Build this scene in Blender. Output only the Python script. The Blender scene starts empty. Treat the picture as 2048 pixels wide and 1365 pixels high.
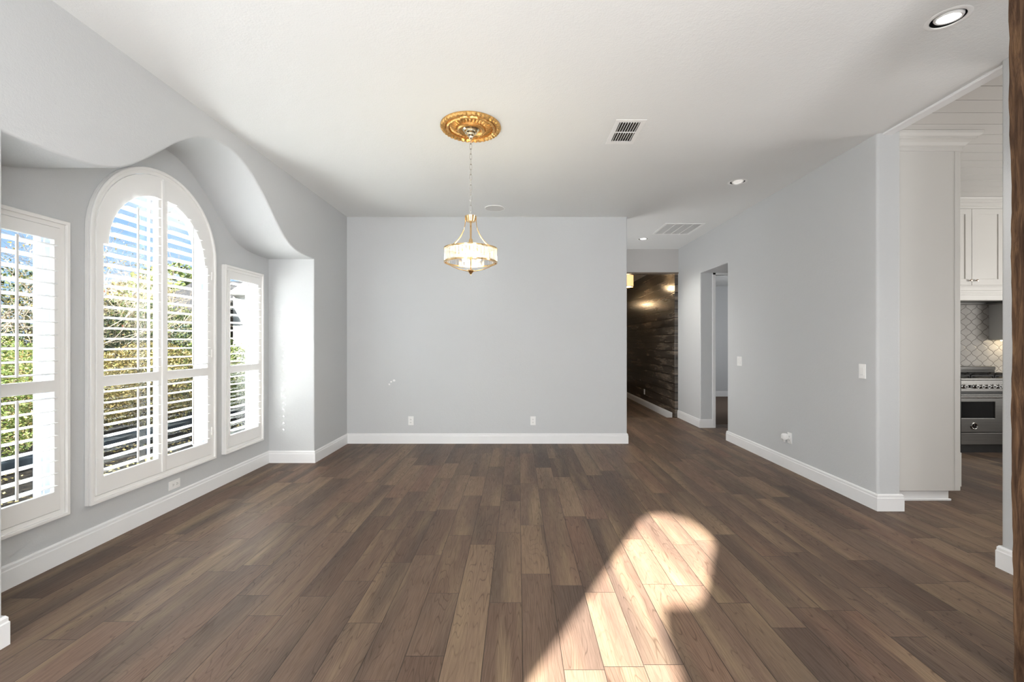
import bpy, bmesh, math, random
from mathutils import Vector, Matrix
PI = math.pi
random.seed(7)
sc = bpy.context.scene
COL = sc.collection

# ------------------------------------------------------------------ camera, world, sun, fill lamps, exposure
cd = bpy.data.cameras.new('camera'); cam = bpy.data.objects.new('camera', cd); COL.objects.link(cam)
cam.location = (0, 0, 1.35); cam.rotation_euler = (PI/2, 0, 0)
cd.sensor_width = 36.0; cd.lens = 36.0*880/2048; cd.shift_x = -12/2048; cd.shift_y = 3/2048
cd.clip_start = 0.02; cd.clip_end = 200
sc.camera = cam
vs = sc.view_settings
vs.view_transform = 'Standard'; vs.look = 'None'; vs.gamma = 1.0; vs.use_curve_mapping = False
vs.exposure = 1.8
sc.cycles.use_denoising = True
sc.cycles.max_bounces = 10; sc.cycles.diffuse_bounces = 6; sc.cycles.glossy_bounces = 4
sc.cycles.transparent_max_bounces = 16; sc.cycles.transmission_bounces = 6
sc.cycles.sample_clamp_indirect = 6.0; sc.cycles.caustics_reflective = False; sc.cycles.caustics_refractive = False

SUN_ELEV = math.radians(25); SUN_H = Vector((0.481, 0.8767, 0)).normalized()
SUN_DIR = Vector((SUN_H.x*math.cos(SUN_ELEV), SUN_H.y*math.cos(SUN_ELEV), -math.sin(SUN_ELEV)))
def lamp(name, kind, loc, energy, color=(1, 1, 1), direction=None, **kw):
    l = bpy.data.lights.new(name, kind); l.energy = energy; l.color = color
    for k, v in kw.items(): setattr(l, k, v)
    o = bpy.data.objects.new(name, l); COL.objects.link(o); o.location = loc
    if direction is not None:
        o.rotation_euler = Vector(direction).to_track_quat('-Z', 'Y').to_euler()
    return o
lamp('sun', 'SUN', (-6, -8, 8), 26.0, (1.0, 0.96, 0.91), SUN_DIR, angle=math.radians(.9))
# fill lamps added behind the camera and in the kitchen in place of daylight
lamp('fill_rear', 'AREA', (-1.0, -1.72, 1.35), 66.0, (0.99, 0.99, 0.99), (0.15, 1, 0.35), shape='RECTANGLE', size=2.2, size_y=2.4)
lamp('fill_rear_right', 'AREA', (1.0, -1.66, 1.3), 49.0, (0.99, 0.99, 0.99), (-.6, 1, 0.4), shape='RECTANGLE', size=2.0, size_y=2.4)
lamp('fill_garden', 'AREA', (-4.7, 5.6, 4.1), 760.0, (0.97, 0.985, 1.0), (1.25, -1.4, -1.75), shape='RECTANGLE', size=2.6, size_y=1.6)  # unseen lamp added above the windows to brighten the alcove
lamp('fill_kitchen', 'AREA', (7.7, 2.4, 1.5), 38.0, (1.0, 0.97, 0.93), (-1, .1, 0.3), shape='RECTANGLE', size=2.4, size_y=1.6)
lamp('fill_passage', 'AREA', (.55, 7.0, 1.1), 8.5, (1.0, .99, .97), (1, 0, .55), shape='RECTANGLE', size=1.2, size_y=1.4)  # unseen lamp added to brighten the passage wall and ceiling
lamp('daylight_side_room', 'AREA', (5.4, 8.3, 1.6), 7.5, (0.97, 0.98, 1.0), (-0.6, 1, 0), shape='RECTANGLE', size=1.5, size_y=1.5)

w = bpy.data.worlds.new('sky'); sc.world = w; w.use_nodes = True
nt = w.node_tree; nt.nodes.clear()
def wn(t, **kw):
    n = nt.nodes.new(t)
    for k, v in kw.items(): setattr(n, k, v)
    return n
tc = wn('ShaderNodeTexCoord'); sep = wn('ShaderNodeSeparateXYZ'); nt.links.new(tc.outputs['Generated'], sep.inputs[0])
grad = wn('ShaderNodeValToRGB'); nt.links.new(sep.outputs[2], grad.inputs[0])
e = grad.color_ramp.elements
e[0].position = 0.0; e[0].color = (0.44, 0.64, 0.88, 1); e[1].position = 0.6; e[1].color = (0.15, 0.38, 0.80, 1)
mp = wn('ShaderNodeMapping'); mp.inputs['Scale'].default_value = (1.6, 1.6, 4.5); nt.links.new(tc.outputs['Generated'], mp.inputs[0])
nz = wn('ShaderNodeTexNoise'); nz.inputs['Scale'].default_value = 2.2; nz.inputs['Detail'].default_value = 6
nt.links.new(mp.outputs[0], nz.inputs[0])
cr = wn('ShaderNodeValToRGB'); cr.color_ramp.elements[0].position = 0.50; cr.color_ramp.elements[1].position = 0.68
nt.links.new(nz.outputs[0], cr.inputs[0])
mx = wn('ShaderNodeMix', data_type='RGBA'); nt.links.new(cr.outputs[0], mx.inputs[0])
nt.links.new(grad.outputs[0], mx.inputs[6]); mx.inputs[7].default_value = (0.95, 0.96, 0.98, 1)
bg = wn('ShaderNodeBackground'); bg.inputs[1].default_value = 0.36; nt.links.new(mx.outputs[2], bg.inputs[0])
wo = wn('ShaderNodeOutputWorld'); nt.links.new(bg.outputs[0], wo.inputs[0])

# ------------------------------------------------------------------ materials
class Mat:
    def __init__(s, name, color=(.8, .8, .8), rough=.5, metal=0.0, spec=.5):
        s.m = bpy.data.materials.new(name); s.m.use_nodes = True
        s.t = s.m.node_tree; s.b = s.t.nodes['Principled BSDF']
        s.b.inputs['Base Color'].default_value = (*color, 1); s.b.inputs['Roughness'].default_value = rough
        s.b.inputs['Metallic'].default_value = metal; s.b.inputs['Specular IOR Level'].default_value = spec
        s._pos = None
    def n(s, t, **kw):
        n = s.t.nodes.new(t)
        for k, v in kw.items(): setattr(n, k, v)
        return n
    def l(s, a, b): s.t.links.new(a, b)
    def pos(s):
        if s._pos is None: s._pos = s.n('ShaderNodeNewGeometry')
        return s._pos.outputs['Position']
    def val(s, x, sock):
        if isinstance(x, (int, float)): sock.default_value = x
        else: s.l(x, sock)
    def math(s, op, a, b=0.0, c=None):
        n = s.n('ShaderNodeMath', operation=op); s.val(a, n.inputs[0]); s.val(b, n.inputs[1])
        if c is not None: s.val(c, n.inputs[2])
        return n.outputs[0]
    def xyz(s, x, y, z):
        n = s.n('ShaderNodeCombineXYZ')
        for i, v in enumerate((x, y, z)): s.val(v, n.inputs[i])
        return n.outputs[0]
    def split(s, v=None):
        n = s.n('ShaderNodeSeparateXYZ'); s.l(v or s.pos(), n.inputs[0]); return n.outputs
    def noise(s, vec, scale, detail=2, rough=.5, dist=0):
        n = s.n('ShaderNodeTexNoise'); s.l(vec, n.inputs['Vector']); n.inputs['Scale'].default_value = scale
        n.inputs['Detail'].default_value = detail; n.inputs['Roughness'].default_value = rough
        n.inputs['Distortion'].default_value = dist; return n.outputs['Fac']
    def ramp(s, f, stops, const=False):
        n = s.n('ShaderNodeValToRGB'); s.val(f, n.inputs[0]); r = n.color_ramp
        if const: r.interpolation = 'CONSTANT'
        while len(r.elements) < len(stops): r.elements.new(.5)
        for el, (p, c) in zip(r.elements, stops):
            el.position = p; el.color = (*c, 1) if len(c) == 3 else c
        return n.outputs[0]
    def mix(s, f, a, b, mode='MIX'):
        n = s.n('ShaderNodeMix', data_type='RGBA', blend_type=mode); s.val(f, n.inputs[0])
        for x, i in ((a, 6), (b, 7)):
            if isinstance(x, tuple): n.inputs[i].default_value = (*x, 1)
            else: s.l(x, n.inputs[i])
        return n.outputs[2]
    def bump(s, h, strength=.3, dist=.002):
        n = s.n('ShaderNodeBump'); s.l(h, n.inputs['Height']); n.inputs['Strength'].default_value = strength
        n.inputs['Distance'].default_value = dist; s.l(n.outputs[0], s.b.inputs['Normal'])
    def base(s, c): s.l(c, s.b.inputs['Base Color'])
    def emit(s, color, strength):
        s.b.inputs['Emission Color'].default_value = (*color, 1); s.b.inputs['Emission Strength'].default_value = strength

M = {}
def simple(key, color, rough=.5, metal=0.0, spec=.5, tex=None):
    m = Mat(key, color, rough, metal, spec)
    if tex:
        sc_, amt, bs = tex
        f = m.noise(m.pos(), sc_, 3)
        d = tuple(max(0, c*(1-amt)) for c in color); l_ = tuple(min(1, c*(1+amt)) for c in color)
        m.base(m.ramp(f, [(.3, d), (.7, l_)]))
        if bs: m.bump(f, bs, .002)
    M[key] = m.m; return m
def paint(key, color, scale=130, strength=.35, dist=.0025):
    m = Mat(key, color, .62, 0, .25)
    f = m.noise(m.pos(), scale, 2, .55); g = m.noise(m.pos(), scale*.3, 2)
    h = m.math('ADD', f, m.math('MULTIPLY', g, .8)); m.bump(h, strength, dist)
    m.base(m.mix(m.noise(m.pos(), .8, 2), tuple(c*.985 for c in color), tuple(min(1, c*1.015) for c in color)))
    M[key] = m.m
paint('wall_paint', (.568, .581, .589))
paint('ceiling_paint', (.765, .775, .768), 95, .4, .003)
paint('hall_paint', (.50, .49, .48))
simple('trim_white', (.82, .825, .83), .32, 0, .5, (3, .01, 0))
simple('shutter_white', (.86, .855, .84), .34, 0, .5, (3, .01, 0))
simple('mullion_grey', (.30, .34, .40), .5, 0, .4, (8, .05, 0))
simple('vinyl_white', (.60, .65, .72), .4, 0, .5, (3, .01, 0))
simple('plastic_white', (.84, .84, .83), .3, 0, .5, (20, .01, 0))
simple('dark_slot', (.02, .02, .02), .7, 0, .2, (10, .2, 0))
simple('slot_shade_dark', (.035, .028, .022), .8, 0, .2, (6, .5, 0))
simple('cabinet_white', (.70, .69, .665), .38, 0, .5, (2, .012, 0))
simple('gold_leaf', (.78, .46, .16), .33, .85, .5, (45, .22, .25))
simple('gold_polished', (.86, .60, .30), .16, 1.0, .5, (30, .06, 0))
simple('gold_pale', (.90, .80, .58), .12, 1.0, .5, (30, .05, 0))
simple('chain_metal', (.66, .64, .60), .25, 1.0, .5, (60, .08, 0))
simple('black_metal', (.012, .012, .012), .35, .2, .5, (20, .2, 0))
simple('cast_iron', (.014, .014, .015), .55, .3, .5, (80, .3, .2))
simple('chrome', (.75, .75, .74), .12, 1.0, .5, (30, .05, 0))
simple('knob_bronze', (.62, .50, .40), .18, 1.0, .5, (30, .1, 0))
simple('oven_glass', (.008, .008, .009), .06, 0, .6, (8, .2, 0))
simple('speaker_cloth', (.66, .655, .64), .8, 0, .2, (300, .04, .3))
simple('sun_speck_white', (.90, .90, .90), .75, 0, .2, (60, .01, .2))
simple('grille_back', (.60, .60, .59), .7, 0, .2, (40, .03, 0))
simple('bark', (.08, .06, .045), .85, 0, .2, (18, .35, .4))
simple('twig', (.20, .165, .12), .85, 0, .2, (12, .25, 0))
simple('house_wall', (.020, .017, .014), .8, 0, .15, (5, .2, .2))
simple('house_siding', (.34, .33, .31), .7, 0, .2, (4, .05, 0))
simple('house_trim', (.12, .085, .06), .7, 0, .2, (5, .15, 0))
simple('house_roof', (.014, .014, .015), .85, 0, .2, (7, .25, .3))
simple('house_glass', (.05, .07, .09), .1, 0, .6, (2, .3, 0))
simple('kerb_slate', (.010, .013, .016), .8, 0, .05, (9, .4, .4))
simple('bounce_pale', (.80, .78, .74), .9, 0, .1, (60, .12, .4))
simple('carpet', (.16, .12, .095), .95, 0, .1, (220, .12, .3))
simple('tan_litter', (.52, .36, .20), .8, 0, .2, (8, .5, 0))

# stainless steel with a brushed grain
m = Mat('stainless', (.46, .455, .445), .3, 1.0)
p = m.split(); f = m.noise(m.xyz(m.math('MULTIPLY', p[0], 3), p[1], m.math('MULTIPLY', p[2], 260)), 1.0, 2)
m.base(m.ramp(f, [(.25, (.125, .123, .118)), (.75, (.175, .172, .165))])); m.b.inputs['Roughness'].default_value = .34; M['stainless'] = m.m

# glass panes
def glass(key, tint, gl):
    m = Mat(key); t = m.t; t.nodes.remove(m.b)
    tr = m.n('ShaderNodeBsdfTransparent'); tr.inputs[0].default_value = (*tint, 1)
    g = m.n('ShaderNodeBsdfGlossy'); g.inputs['Roughness'].default_value = .02
    fr = m.n('ShaderNodeFresnel'); fr.inputs[0].default_value = 1.45
    mxs = m.n('ShaderNodeMixShader'); m.l(m.math('MULTIPLY', fr.outputs[0], gl), mxs.inputs[0])
    m.l(tr.outputs[0], mxs.inputs[1]); m.l(g.outputs[0], mxs.inputs[2])
    m.l(mxs.outputs[0], t.nodes['Material Output'].inputs[0]); M[key] = m.m
glass('window_glass', (.96, .98, .98), .03)
glass('sun_dimming_glass', (.88, .88, .88), .3)
m = Mat('crystal'); m.t.nodes.remove(m.b)
tr = m.n('ShaderNodeBsdfTransparent'); tr.inputs[0].default_value = (.90, .93, .97, 1)
gl = m.n('ShaderNodeBsdfGlossy'); gl.inputs['Roughness'].default_value = .12; gl.inputs[0].default_value = (1, .98, .95, 1)
tl = m.n('ShaderNodeBsdfTranslucent'); tl.inputs[0].default_value = (1, .97, .92, 1)
lw_ = m.n('ShaderNodeLayerWeight'); lw_.inputs[0].default_value = .35
a1 = m.n('ShaderNodeMixShader'); a1.inputs[0].default_value = .22; m.l(tr.outputs[0], a1.inputs[1]); m.l(tl.outputs[0], a1.inputs[2])
a2 = m.n('ShaderNodeMixShader'); m.l(m.math('ADD', m.math('MULTIPLY', lw_.outputs['Facing'], .5), .12), a2.inputs[0]); m.l(a1.outputs[0], a2.inputs[1]); m.l(gl.outputs[0], a2.inputs[2])
m.l(a2.outputs[0], m.t.nodes['Material Output'].inputs[0]); M['crystal'] = m.m

def glow(key, color, strength):
    m = Mat(key, (.9, .9, .9), .4); m.emit(color, strength)
    f = m.noise(m.pos(), 12, 2); m.base(m.ramp(f, [(.3, (.88, .88, .86)), (.7, (.92, .92, .9))])); M[key] = m.m
glow('bulb_warm', (1.0, .74, .40), 2.2)
glow('lamp_lit', (1.0, .97, .92), 1.6)
glow('lamp_lit_far', (1.0, .97, .92), 1.6)
glow('lamp_dim', (1.0, .96, .9), .10)
glow('shade_warm', (1.0, .58, .22), .36)
glow('strip_warm', (1.0, .80, .50), 1.0)

# wood plank floor: boards run along Y
m = Mat('plank_floor', (.2, .15, .12), .42, 0, .2)
x, y, z = m.split()
W = .1686
u = m.math('DIVIDE', m.math('ADD', x, 40*W-.02), W); row = m.math('FLOOR', u); fu = m.math('FRACT', u)
def white(vec):
    n = m.n('ShaderNodeTexWhiteNoise', noise_dimensions='3D'); m.l(vec, n.inputs[0]); return n
rr = white(m.xyz(row, 3.7, 1.3)); rs = m.n('ShaderNodeSeparateColor'); m.l(rr.outputs['Color'], rs.inputs[0])
L = m.math('ADD', m.math('MULTIPLY', rs.outputs[0], .9), 1.35)
v = m.math('ADD', m.math('DIVIDE', m.math('ADD', y, 20), L), m.math('MULTIPLY', rs.outputs[1], 7.0))
# uneven board lengths: shift alternate joints
colr = m.math('FLOOR', v); fv = m.math('FRACT', v)
cut = white(m.xyz(row, colr, 9.1)); cutv = m.math('ADD', m.math('MULTIPLY', cut.outputs['Value'], .5), .25)
half = m.math('GREATER_THAN', fv, cutv)
idn = white(m.xyz(row, m.math('ADD', m.math('MULTIPLY', colr, 2), half), 5.5)); ids = m.n('ShaderNodeSeparateColor'); m.l(idn.outputs['Color'], ids.inputs[0])
tone = m.ramp(ids.outputs[0], [(0, (.108, .069, .050)), (.25, (.133, .087, .062)), (.5, (.152, .102, .073)), (.7, (.162, .097, .068)), (.85, (.176, .118, .081)), (1, (.205, .140, .092))])
off = m.math('MULTIPLY', ids.outputs[1], 40.0); off2 = m.math('MULTIPLY', ids.outputs[2], 40.0)
gv = m.xyz(m.math('ADD', m.math('MULTIPLY', x, 9), off), m.math('ADD', m.math('MULTIPLY', y, .9), off2), off)
low = m.noise(gv, .9, 2)
cont = m.noise(m.xyz(m.math('ADD', m.math('MULTIPLY', x, 7.5), off), m.math('ADD', m.math('MULTIPLY', y, .75), off2), off), 1.0, 2, .45)
wavs = m.math('ABSOLUTE', m.math('SINE', m.math('MULTIPLY', cont, 88.0)))
fine = m.noise(m.xyz(m.math('MULTIPLY', x, 190), m.math('MULTIPLY', y, 7), off), 1.0, 3, .6)
c = m.mix(m.math('MULTIPLY', m.ramp(low, [(.50, (0, 0, 0)), (.72, (1, 1, 1))]), .70), tone, (.255, .185, .115))
c = m.mix(m.ramp(m.noise(gv, .55, 1), [(.32, (.75, .75, .75)), (.52, (0, 0, 0))]), c, (.078, .056, .044))
grain = m.ramp(wavs, [(0.02, (.46, .43, .41)), (.34, (1, 1, 1))])
c = m.mix(m.ramp(m.noise(gv, .8, 1), [(.35, (.25, .25, .25)), (.6, (.8, .8, .8))]), c, grain, 'MULTIPLY')
c = m.mix(.65, c, m.ramp(fine, [(.35, (.72, .71, .70)), (.6, (1.1, 1.1, 1.1))]), 'MULTIPLY')
ex = m.math('MINIMUM', fu, m.math('SUBTRACT', 1.0, fu)); exm = m.math('MULTIPLY', ex, W)
ey = m.math('MULTIPLY', m.math('MINIMUM', m.math('MINIMUM', fv, m.math('SUBTRACT', 1.0, fv)), m.math('ABSOLUTE', m.math('SUBTRACT', fv, cutv))), L)
gap = m.math('MINIMUM', exm, ey)
gapf = m.ramp(m.math('MULTIPLY', gap, 100.0), [(.07, (0, 0, 0)), (.22, (1, 1, 1))])
c = m.mix(gapf, (.035, .025, .019), c)
m.base(c)
h = m.math('ADD', m.math('MULTIPLY', gapf, 1.0), m.math('ADD', m.math('MULTIPLY', fine, .10), m.math('MULTIPLY', wavs, .14)))
m.bump(h, .5, .002)
m.l(m.ramp(fine, [(.3, (.52, .52, .52)), (.7, (.42, .42, .42))]), m.b.inputs['Roughness'])
M['plank_floor'] = m.m

# rough sawn timber of the post
m = Mat('rough_timber', (.2, .12, .07), .85, 0, .2)
x, y, z = m.split()
gv = m.xyz(m.math('MULTIPLY', x, 14), m.math('MULTIPLY', y, 14), m.math('MULTIPLY', z, 1.6))
f = m.noise(gv, 2.2, 5, .65, 1.2); g2 = m.noise(m.xyz(m.math('MULTIPLY', x, 60), m.math('MULTIPLY', y, 60), m.math('MULTIPLY', z, 9)), 1, 3)
c = m.ramp(f, [(.25, (.022, .012, .007)), (.45, (.070, .038, .022)), (.6, (.13, .074, .040)), (.8, (.25, .155, .082))])
m.base(m.mix(.6, c, m.ramp(g2, [(.35, (.55, .5, .45)), (.6, (1.1, 1.1, 1.1))]), 'MULTIPLY'))
m.bump(m.math('ADD', f, m.math('MULTIPLY', g2, .5)), .9, .008); M['rough_timber'] = m.m

# dark lacquered plank wall of the hall
m = Mat('dark_planks', (.02, .015, .012), .22, 0, .7)
x, y, z = m.split()
r_ = m.math('DIVIDE', z, .150); rf = m.math('FRACT', r_); ri = m.math('FLOOR', r_)
wnz = m.n('ShaderNodeTexWhiteNoise', noise_dimensions='1D'); m.l(ri, wnz.inputs['W'])
vv = m.xyz(m.math('MULTIPLY', y, .5), m.math('MULTIPLY', wnz.outputs['Value'], 30), m.math('MULTIPLY', z, 3))
f = m.noise(vv, 2.0, 5, .65); g2 = m.noise(m.xyz(m.math('MULTIPLY', y, 3), z, m.math('MULTIPLY', z, 40)), 2, 4)
c = m.ramp(f, [(.3, (.02, .016, .013)), (.48, (.075, .062, .05)), (.62, (.17, .135, .105)), (.8, (.34, .28, .22))])
c = m.mix(.6, c, m.ramp(g2, [(.3, (.5, .5, .5)), (.7, (1.2, 1.2, 1.2))]), 'MULTIPLY')
ed = m.math('MINIMUM', rf, m.math('SUBTRACT', 1.0, rf)); em = m.ramp(ed, [(.03, (0, 0, 0)), (.06, (1, 1, 1))])
m.base(m.mix(em, (.004, .003, .003), c)); m.bump(m.math('ADD', em, m.math('MULTIPLY', f, .3)), .14, .003)
m.l(m.ramp(g2, [(.3, (.15, .15, .15)), (.7, (.26, .26, .26))]), m.b.inputs['Roughness']); M['dark_planks'] = m.m

# lantern shaped glazed tile
m = Mat('lantern_tile', (.6, .58, .55), .12, 0, .6)
x, y, z = m.split()
a = m.math('DIVIDE', m.math('ADD', x, .03), .150); b = m.math('DIVIDE', z, .142)
sm = m.math('ADD', a, b); df = m.math('SUBTRACT', a, b)
k1 = m.math('ADD', sm, m.math('MULTIPLY', m.math('SINE', m.math('MULTIPLY', df, 2*PI)), .05))
k2 = m.math('ADD', df, m.math('MULTIPLY', m.math('SINE', m.math('MULTIPLY', sm, 2*PI)), .05))
def edge(k):
    fr = m.math('FRACT', k); return m.math('MINIMUM', fr, m.math('SUBTRACT', 1.0, fr))
ee = m.math('MINIMUM', edge(k1), edge(k2)); er = m.ramp(ee, [(.022, (0, 0, 0)), (.045, (1, 1, 1))])
m.base(m.mix(er, (.20, .18, .165), m.ramp(m.noise(m.pos(), 5, 2), [(.3, (.54, .525, .50)), (.7, (.62, .605, .58))])))
m.bump(m.ramp(ee, [(.02, (0, 0, 0)), (.09, (1, 1, 1))]), .6, .004)
m.l(m.ramp(er, [(0, (.7, .7, .7)), (1, (.1, .1, .1))]), m.b.inputs['Roughness']); M['lantern_tile'] = m.m

# leaves: one tint per leaf
def leafmat(key, stops):
    m = Mat(key, (.1, .2, .05), .6, 0, .3)
    g = m.n('ShaderNodeNewGeometry'); c = m.ramp(g.outputs['Random Per Island'], stops); m.base(c)
    tl = m.n('ShaderNodeBsdfTranslucent'); m.l(c, tl.inputs[0])
    mm = m.n('ShaderNodeMixShader'); mm.inputs[0].default_value = .3
    m.l(m.b.outputs[0], mm.inputs[1]); m.l(tl.outputs[0], mm.inputs[2]); m.l(mm.outputs[0], m.t.nodes['Material Output'].inputs[0]); M[key] = m.m
leafmat('leaf_green', [(0, (.035, .055, .010)), (.5, (.07, .095, .018)), (.85, (.13, .145, .038)), (1, (.20, .175, .075))])
leafmat('leaf_gold', [(0, (.06, .05, .015)), (.4, (.125, .094, .026)), (.75, (.20, .15, .058)), (1, (.11, .12, .03))])
leafmat('leaf_dark', [(0, (.010, .018, .008)), (.6, (.025, .04, .012)), (1, (.07, .08, .025))])
leafmat('leaf_red', [(0, (.30, .07, .05)), (1, (.45, .15, .10))])
# garden soil with bark mulch
m = Mat('mulch', (.03, .025, .02), .9, 0, .15)
f = m.noise(m.pos(), 14, 5, .7); m.base(m.ramp(f, [(.35, (.003, .003, .003)), (.6, (.008, .007, .006)), (.8, (.03, .022, .015))])); m.bump(f, .8, .02); m.b.inputs['Specular IOR Level'].default_value = 0.0; M['mulch'] = m.m

# ------------------------------------------------------------------ mesh helpers
ORG = {}
class MB:
    def __init__(s): s.v = []; s.f = []
    def add(s, vs_, fs_):
        n = len(s.v); s.v += [Vector(v) for v in vs_]; s.f += [[n+i for i in f] for f in fs_]; return s
    def box(s, x0, x1, y0, y1, z0, z1):
        return s.add([(x, y, z) for x in (x0, x1) for y in (y0, y1) for z in (z0, z1)],
                     [(0, 1, 3, 2), (4, 6, 7, 5), (0, 4, 5, 1), (2, 3, 7, 6), (0, 2, 6, 4), (1, 5, 7, 3)])
    def cbox(s, c, d, R=None):
        n = len(s.v); s.box(-d[0]/2, d[0]/2, -d[1]/2, d[1]/2, -d[2]/2, d[2]/2)
        for i in range(n, len(s.v)): s.v[i] = (R @ s.v[i] if R else s.v[i]) + Vector(c)
        return s
    def lathe(s, prof, c=(0, 0, 0), n=32, R=None, mod=None, closed=False, cap=True):
        vs_ = []; m_ = len(prof)
        for i in range(n):
            a = 2*PI*i/n
            for j, (r, z) in enumerate(prof):
                if mod: r, z = mod(r, z, a, j)
                p = Vector((r*math.cos(a), r*math.sin(a), z)); vs_.append((R @ p if R else p) + Vector(c))
        fs_ = [(i*m_+j, ((i+1) % n)*m_+j, ((i+1) % n)*m_+j+1, i*m_+j+1) for i in range(n) for j in range(m_-1)]
        if closed: fs_ += [(i*m_+m_-1, ((i+1) % n)*m_+m_-1, ((i+1) % n)*m_, i*m_) for i in range(n)]
        elif cap:
            if prof[0][0] > 1e-6 and not mod: fs_.append([i*m_ for i in range(n)][::-1])
            if prof[-1][0] > 1e-6 and not mod: fs_.append([i*m_+m_-1 for i in range(n)])
        return s.add(vs_, fs_)
    def tube(s, pts, r, n=8, closed=False, flat=1.0):
        pts = [Vector(p) for p in pts]; N = len(pts); vs_ = []
        for i, p in enumerate(pts):
            a = pts[(i-1) % N] if (closed or i > 0) else p; b = pts[(i+1) % N] if (closed or i < N-1) else p
            t = (b-a).normalized(); up = Vector((0, 0, 1)) if abs(t.z) < .95 else Vector((0, 1, 0))
            u_ = t.cross(up).normalized(); v_ = u_.cross(t).normalized(); rr_ = r[i] if isinstance(r, (list, tuple)) else r
            for k in range(n):
                an = 2*PI*k/n; vs_.append(p + u_*math.cos(an)*rr_ + v_*math.sin(an)*rr_*flat)
        M_ = N if closed else N-1
        fs_ = [(i*n+k, i*n+(k+1) % n, ((i+1) % N)*n+(k+1) % n, ((i+1) % N)*n+k) for i in range(M_) for k in range(n)]
        if not closed: fs_ += [list(range(n))[::-1], [(N-1)*n+k for k in range(n)]]
        return s.add(vs_, fs_)
    def prism(s, pts, fn, t0, t1):            # outline pts (u,v), fn(u,v,w)
        n = len(pts)
        return s.add([fn(u, v, t0) for u, v in pts]+[fn(u, v, t1) for u, v in pts],
                     [list(range(n)), [n+i for i in range(n)][::-1]]+[(i, (i+1) % n, n+(i+1) % n, n+i) for i in range(n)])
    def plate(s, outer, holes, fn, w0, w1, r=0.0, rings=4):
        """slab between w0 (front) and w1 (back) with holes; r = bullnose radius of the front edge of each hole"""
        def off(loop, d):                     # move a hole outline into the slab by d
            n = len(loop); area = sum(loop[i][0]*loop[(i+1) % n][1]-loop[(i+1) % n][0]*loop[i][1] for i in range(n)); sg = 1 if area > 0 else -1
            out = []
            for i in range(n):
                a, b, c = Vector(loop[i-1]), Vector(loop[i]), Vector(loop[(i+1) % n])
                t1 = (b-a).normalized(); t2 = (c-b).normalized()
                n1 = Vector((t1.y, -t1.x))*sg; n2 = Vector((t2.y, -t2.x))*sg
                mm = n1+n2
                if mm.length < 1e-5: mm = n1
                mm.normalize(); k = 1/max(.35, mm.dot(n1)); out.append(tuple(b+mm*d*k))
            return out
        dirw = 1 if w1 > w0 else -1
        loops0 = []
        for h in holes:
            ringset = [(h, w1)]
            if r > 0:
                for k in range(rings+1):
                    th = PI/2*k/rings; ringset.append((off(h, r*(1-math.cos(th))), w0+dirw*r*(1-math.sin(th))))
            else: ringset.append((h, w0))
            n = len(h)
            for (la, wa), (lb, wb) in zip(ringset[:-1], ringset[1:]):
                s.add([fn(u, v, wa) for u, v in la]+[fn(u, v, wb) for u, v in lb], [(i, (i+1) % n, n+(i+1) % n, n+i) for i in range(n)])
            loops0.append(ringset[-1][0])
        n = len(outer)
        s.add([fn(u, v, w0) for u, v in outer]+[fn(u, v, w1) for u, v in outer], [(i, (i+1) % n, n+(i+1) % n, n+i) for i in range(n)])
        for w_, loops in ((w0, [outer]+loops0), (w1, [outer]+list(holes))):
            bm = bmesh.new(); ed = []
            for lp in loops:
                vv_ = [bm.verts.new((u, v, 0)) for u, v in lp]
                ed += [bm.edges.new((vv_[i], vv_[(i+1) % len(vv_)])) for i in range(len(vv_))]
            bmesh.ops.triangle_fill(bm, use_beauty=True, use_dissolve=False, edges=ed)
            bm.verts.index_update()
            s.add([fn(v.co.x, v.co.y, w_) for v in bm.verts], [[v.index for v in f.verts] for f in bm.faces]); bm.free()
        return s
    def build(s, name, mat, parent=None, smooth=35, bevel=0.0, merge=True):
        me = bpy.data.meshes.new(name); o = bpy.data.objects.new(name, me)
        org = ORG.get(parent.name, Vector()) if parent else Vector()
        bm = bmesh.new(); vv_ = [bm.verts.new(v-org) for v in s.v]
        for f in s.f:
            try: bm.faces.new([vv_[i] for i in f])
            except ValueError: pass
        if merge: bmesh.ops.remove_doubles(bm, verts=bm.verts, dist=1e-5)
        bmesh.ops.recalc_face_normals(bm, faces=bm.faces)
        bm.to_mesh(me); bm.free()
        me.materials.append(M[mat]); COL.objects.link(o)
        if parent: o.parent = parent; ORG[o.name] = org
        if smooth:
            me.polygons.foreach_set('use_smooth', [True]*len(me.polygons)); me.set_sharp_from_angle(angle=math.radians(smooth))
        if bevel:
            b = o.modifiers.new('bevel', 'BEVEL'); b.width = bevel; b.segments = 2; b.limit_method = 'ANGLE'; b.angle_limit = math.radians(50)
        return o
def tag(o, label=None, cat=None, group=None, kind=None):
    for k, v in (('label', label), ('category', cat), ('group', group), ('kind', kind)):
        if v: o[k] = v
    return o
def thing(name, loc, label, cat, group=None):
    o = bpy.data.objects.new(name, None); COL.objects.link(o); o.location = loc; o.empty_display_size = .05
    ORG[o.name] = Vector(loc); return tag(o, label, cat, group)
def dup(root, delta, label, group=None):
    def cp(o, par):
        c = o.copy(); COL.objects.link(c)
        if par: c.parent = par
        for ch in o.children: cp(ch, c)
        return c
    r = cp(root, None); r.location = root.location + Vector(delta); ORG[r.name] = Vector(r.location)
    r['label'] = label
    if group: r['group'] = group
    return r
def struct(o, label=None): return tag(o, label, None, None, 'structure')
def YZ(u, v, w): return Vector((w, u, v))      # plate in a wall facing X
def XZ(u, v, w): return Vector((u, w, v))      # plate in a wall facing Y
def XY(u, v, w): return Vector((u, v, w))
def rect(a0, a1, b0, b1): return [(a0, b0), (a1, b0), (a1, b1), (a0, b1)]

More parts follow.
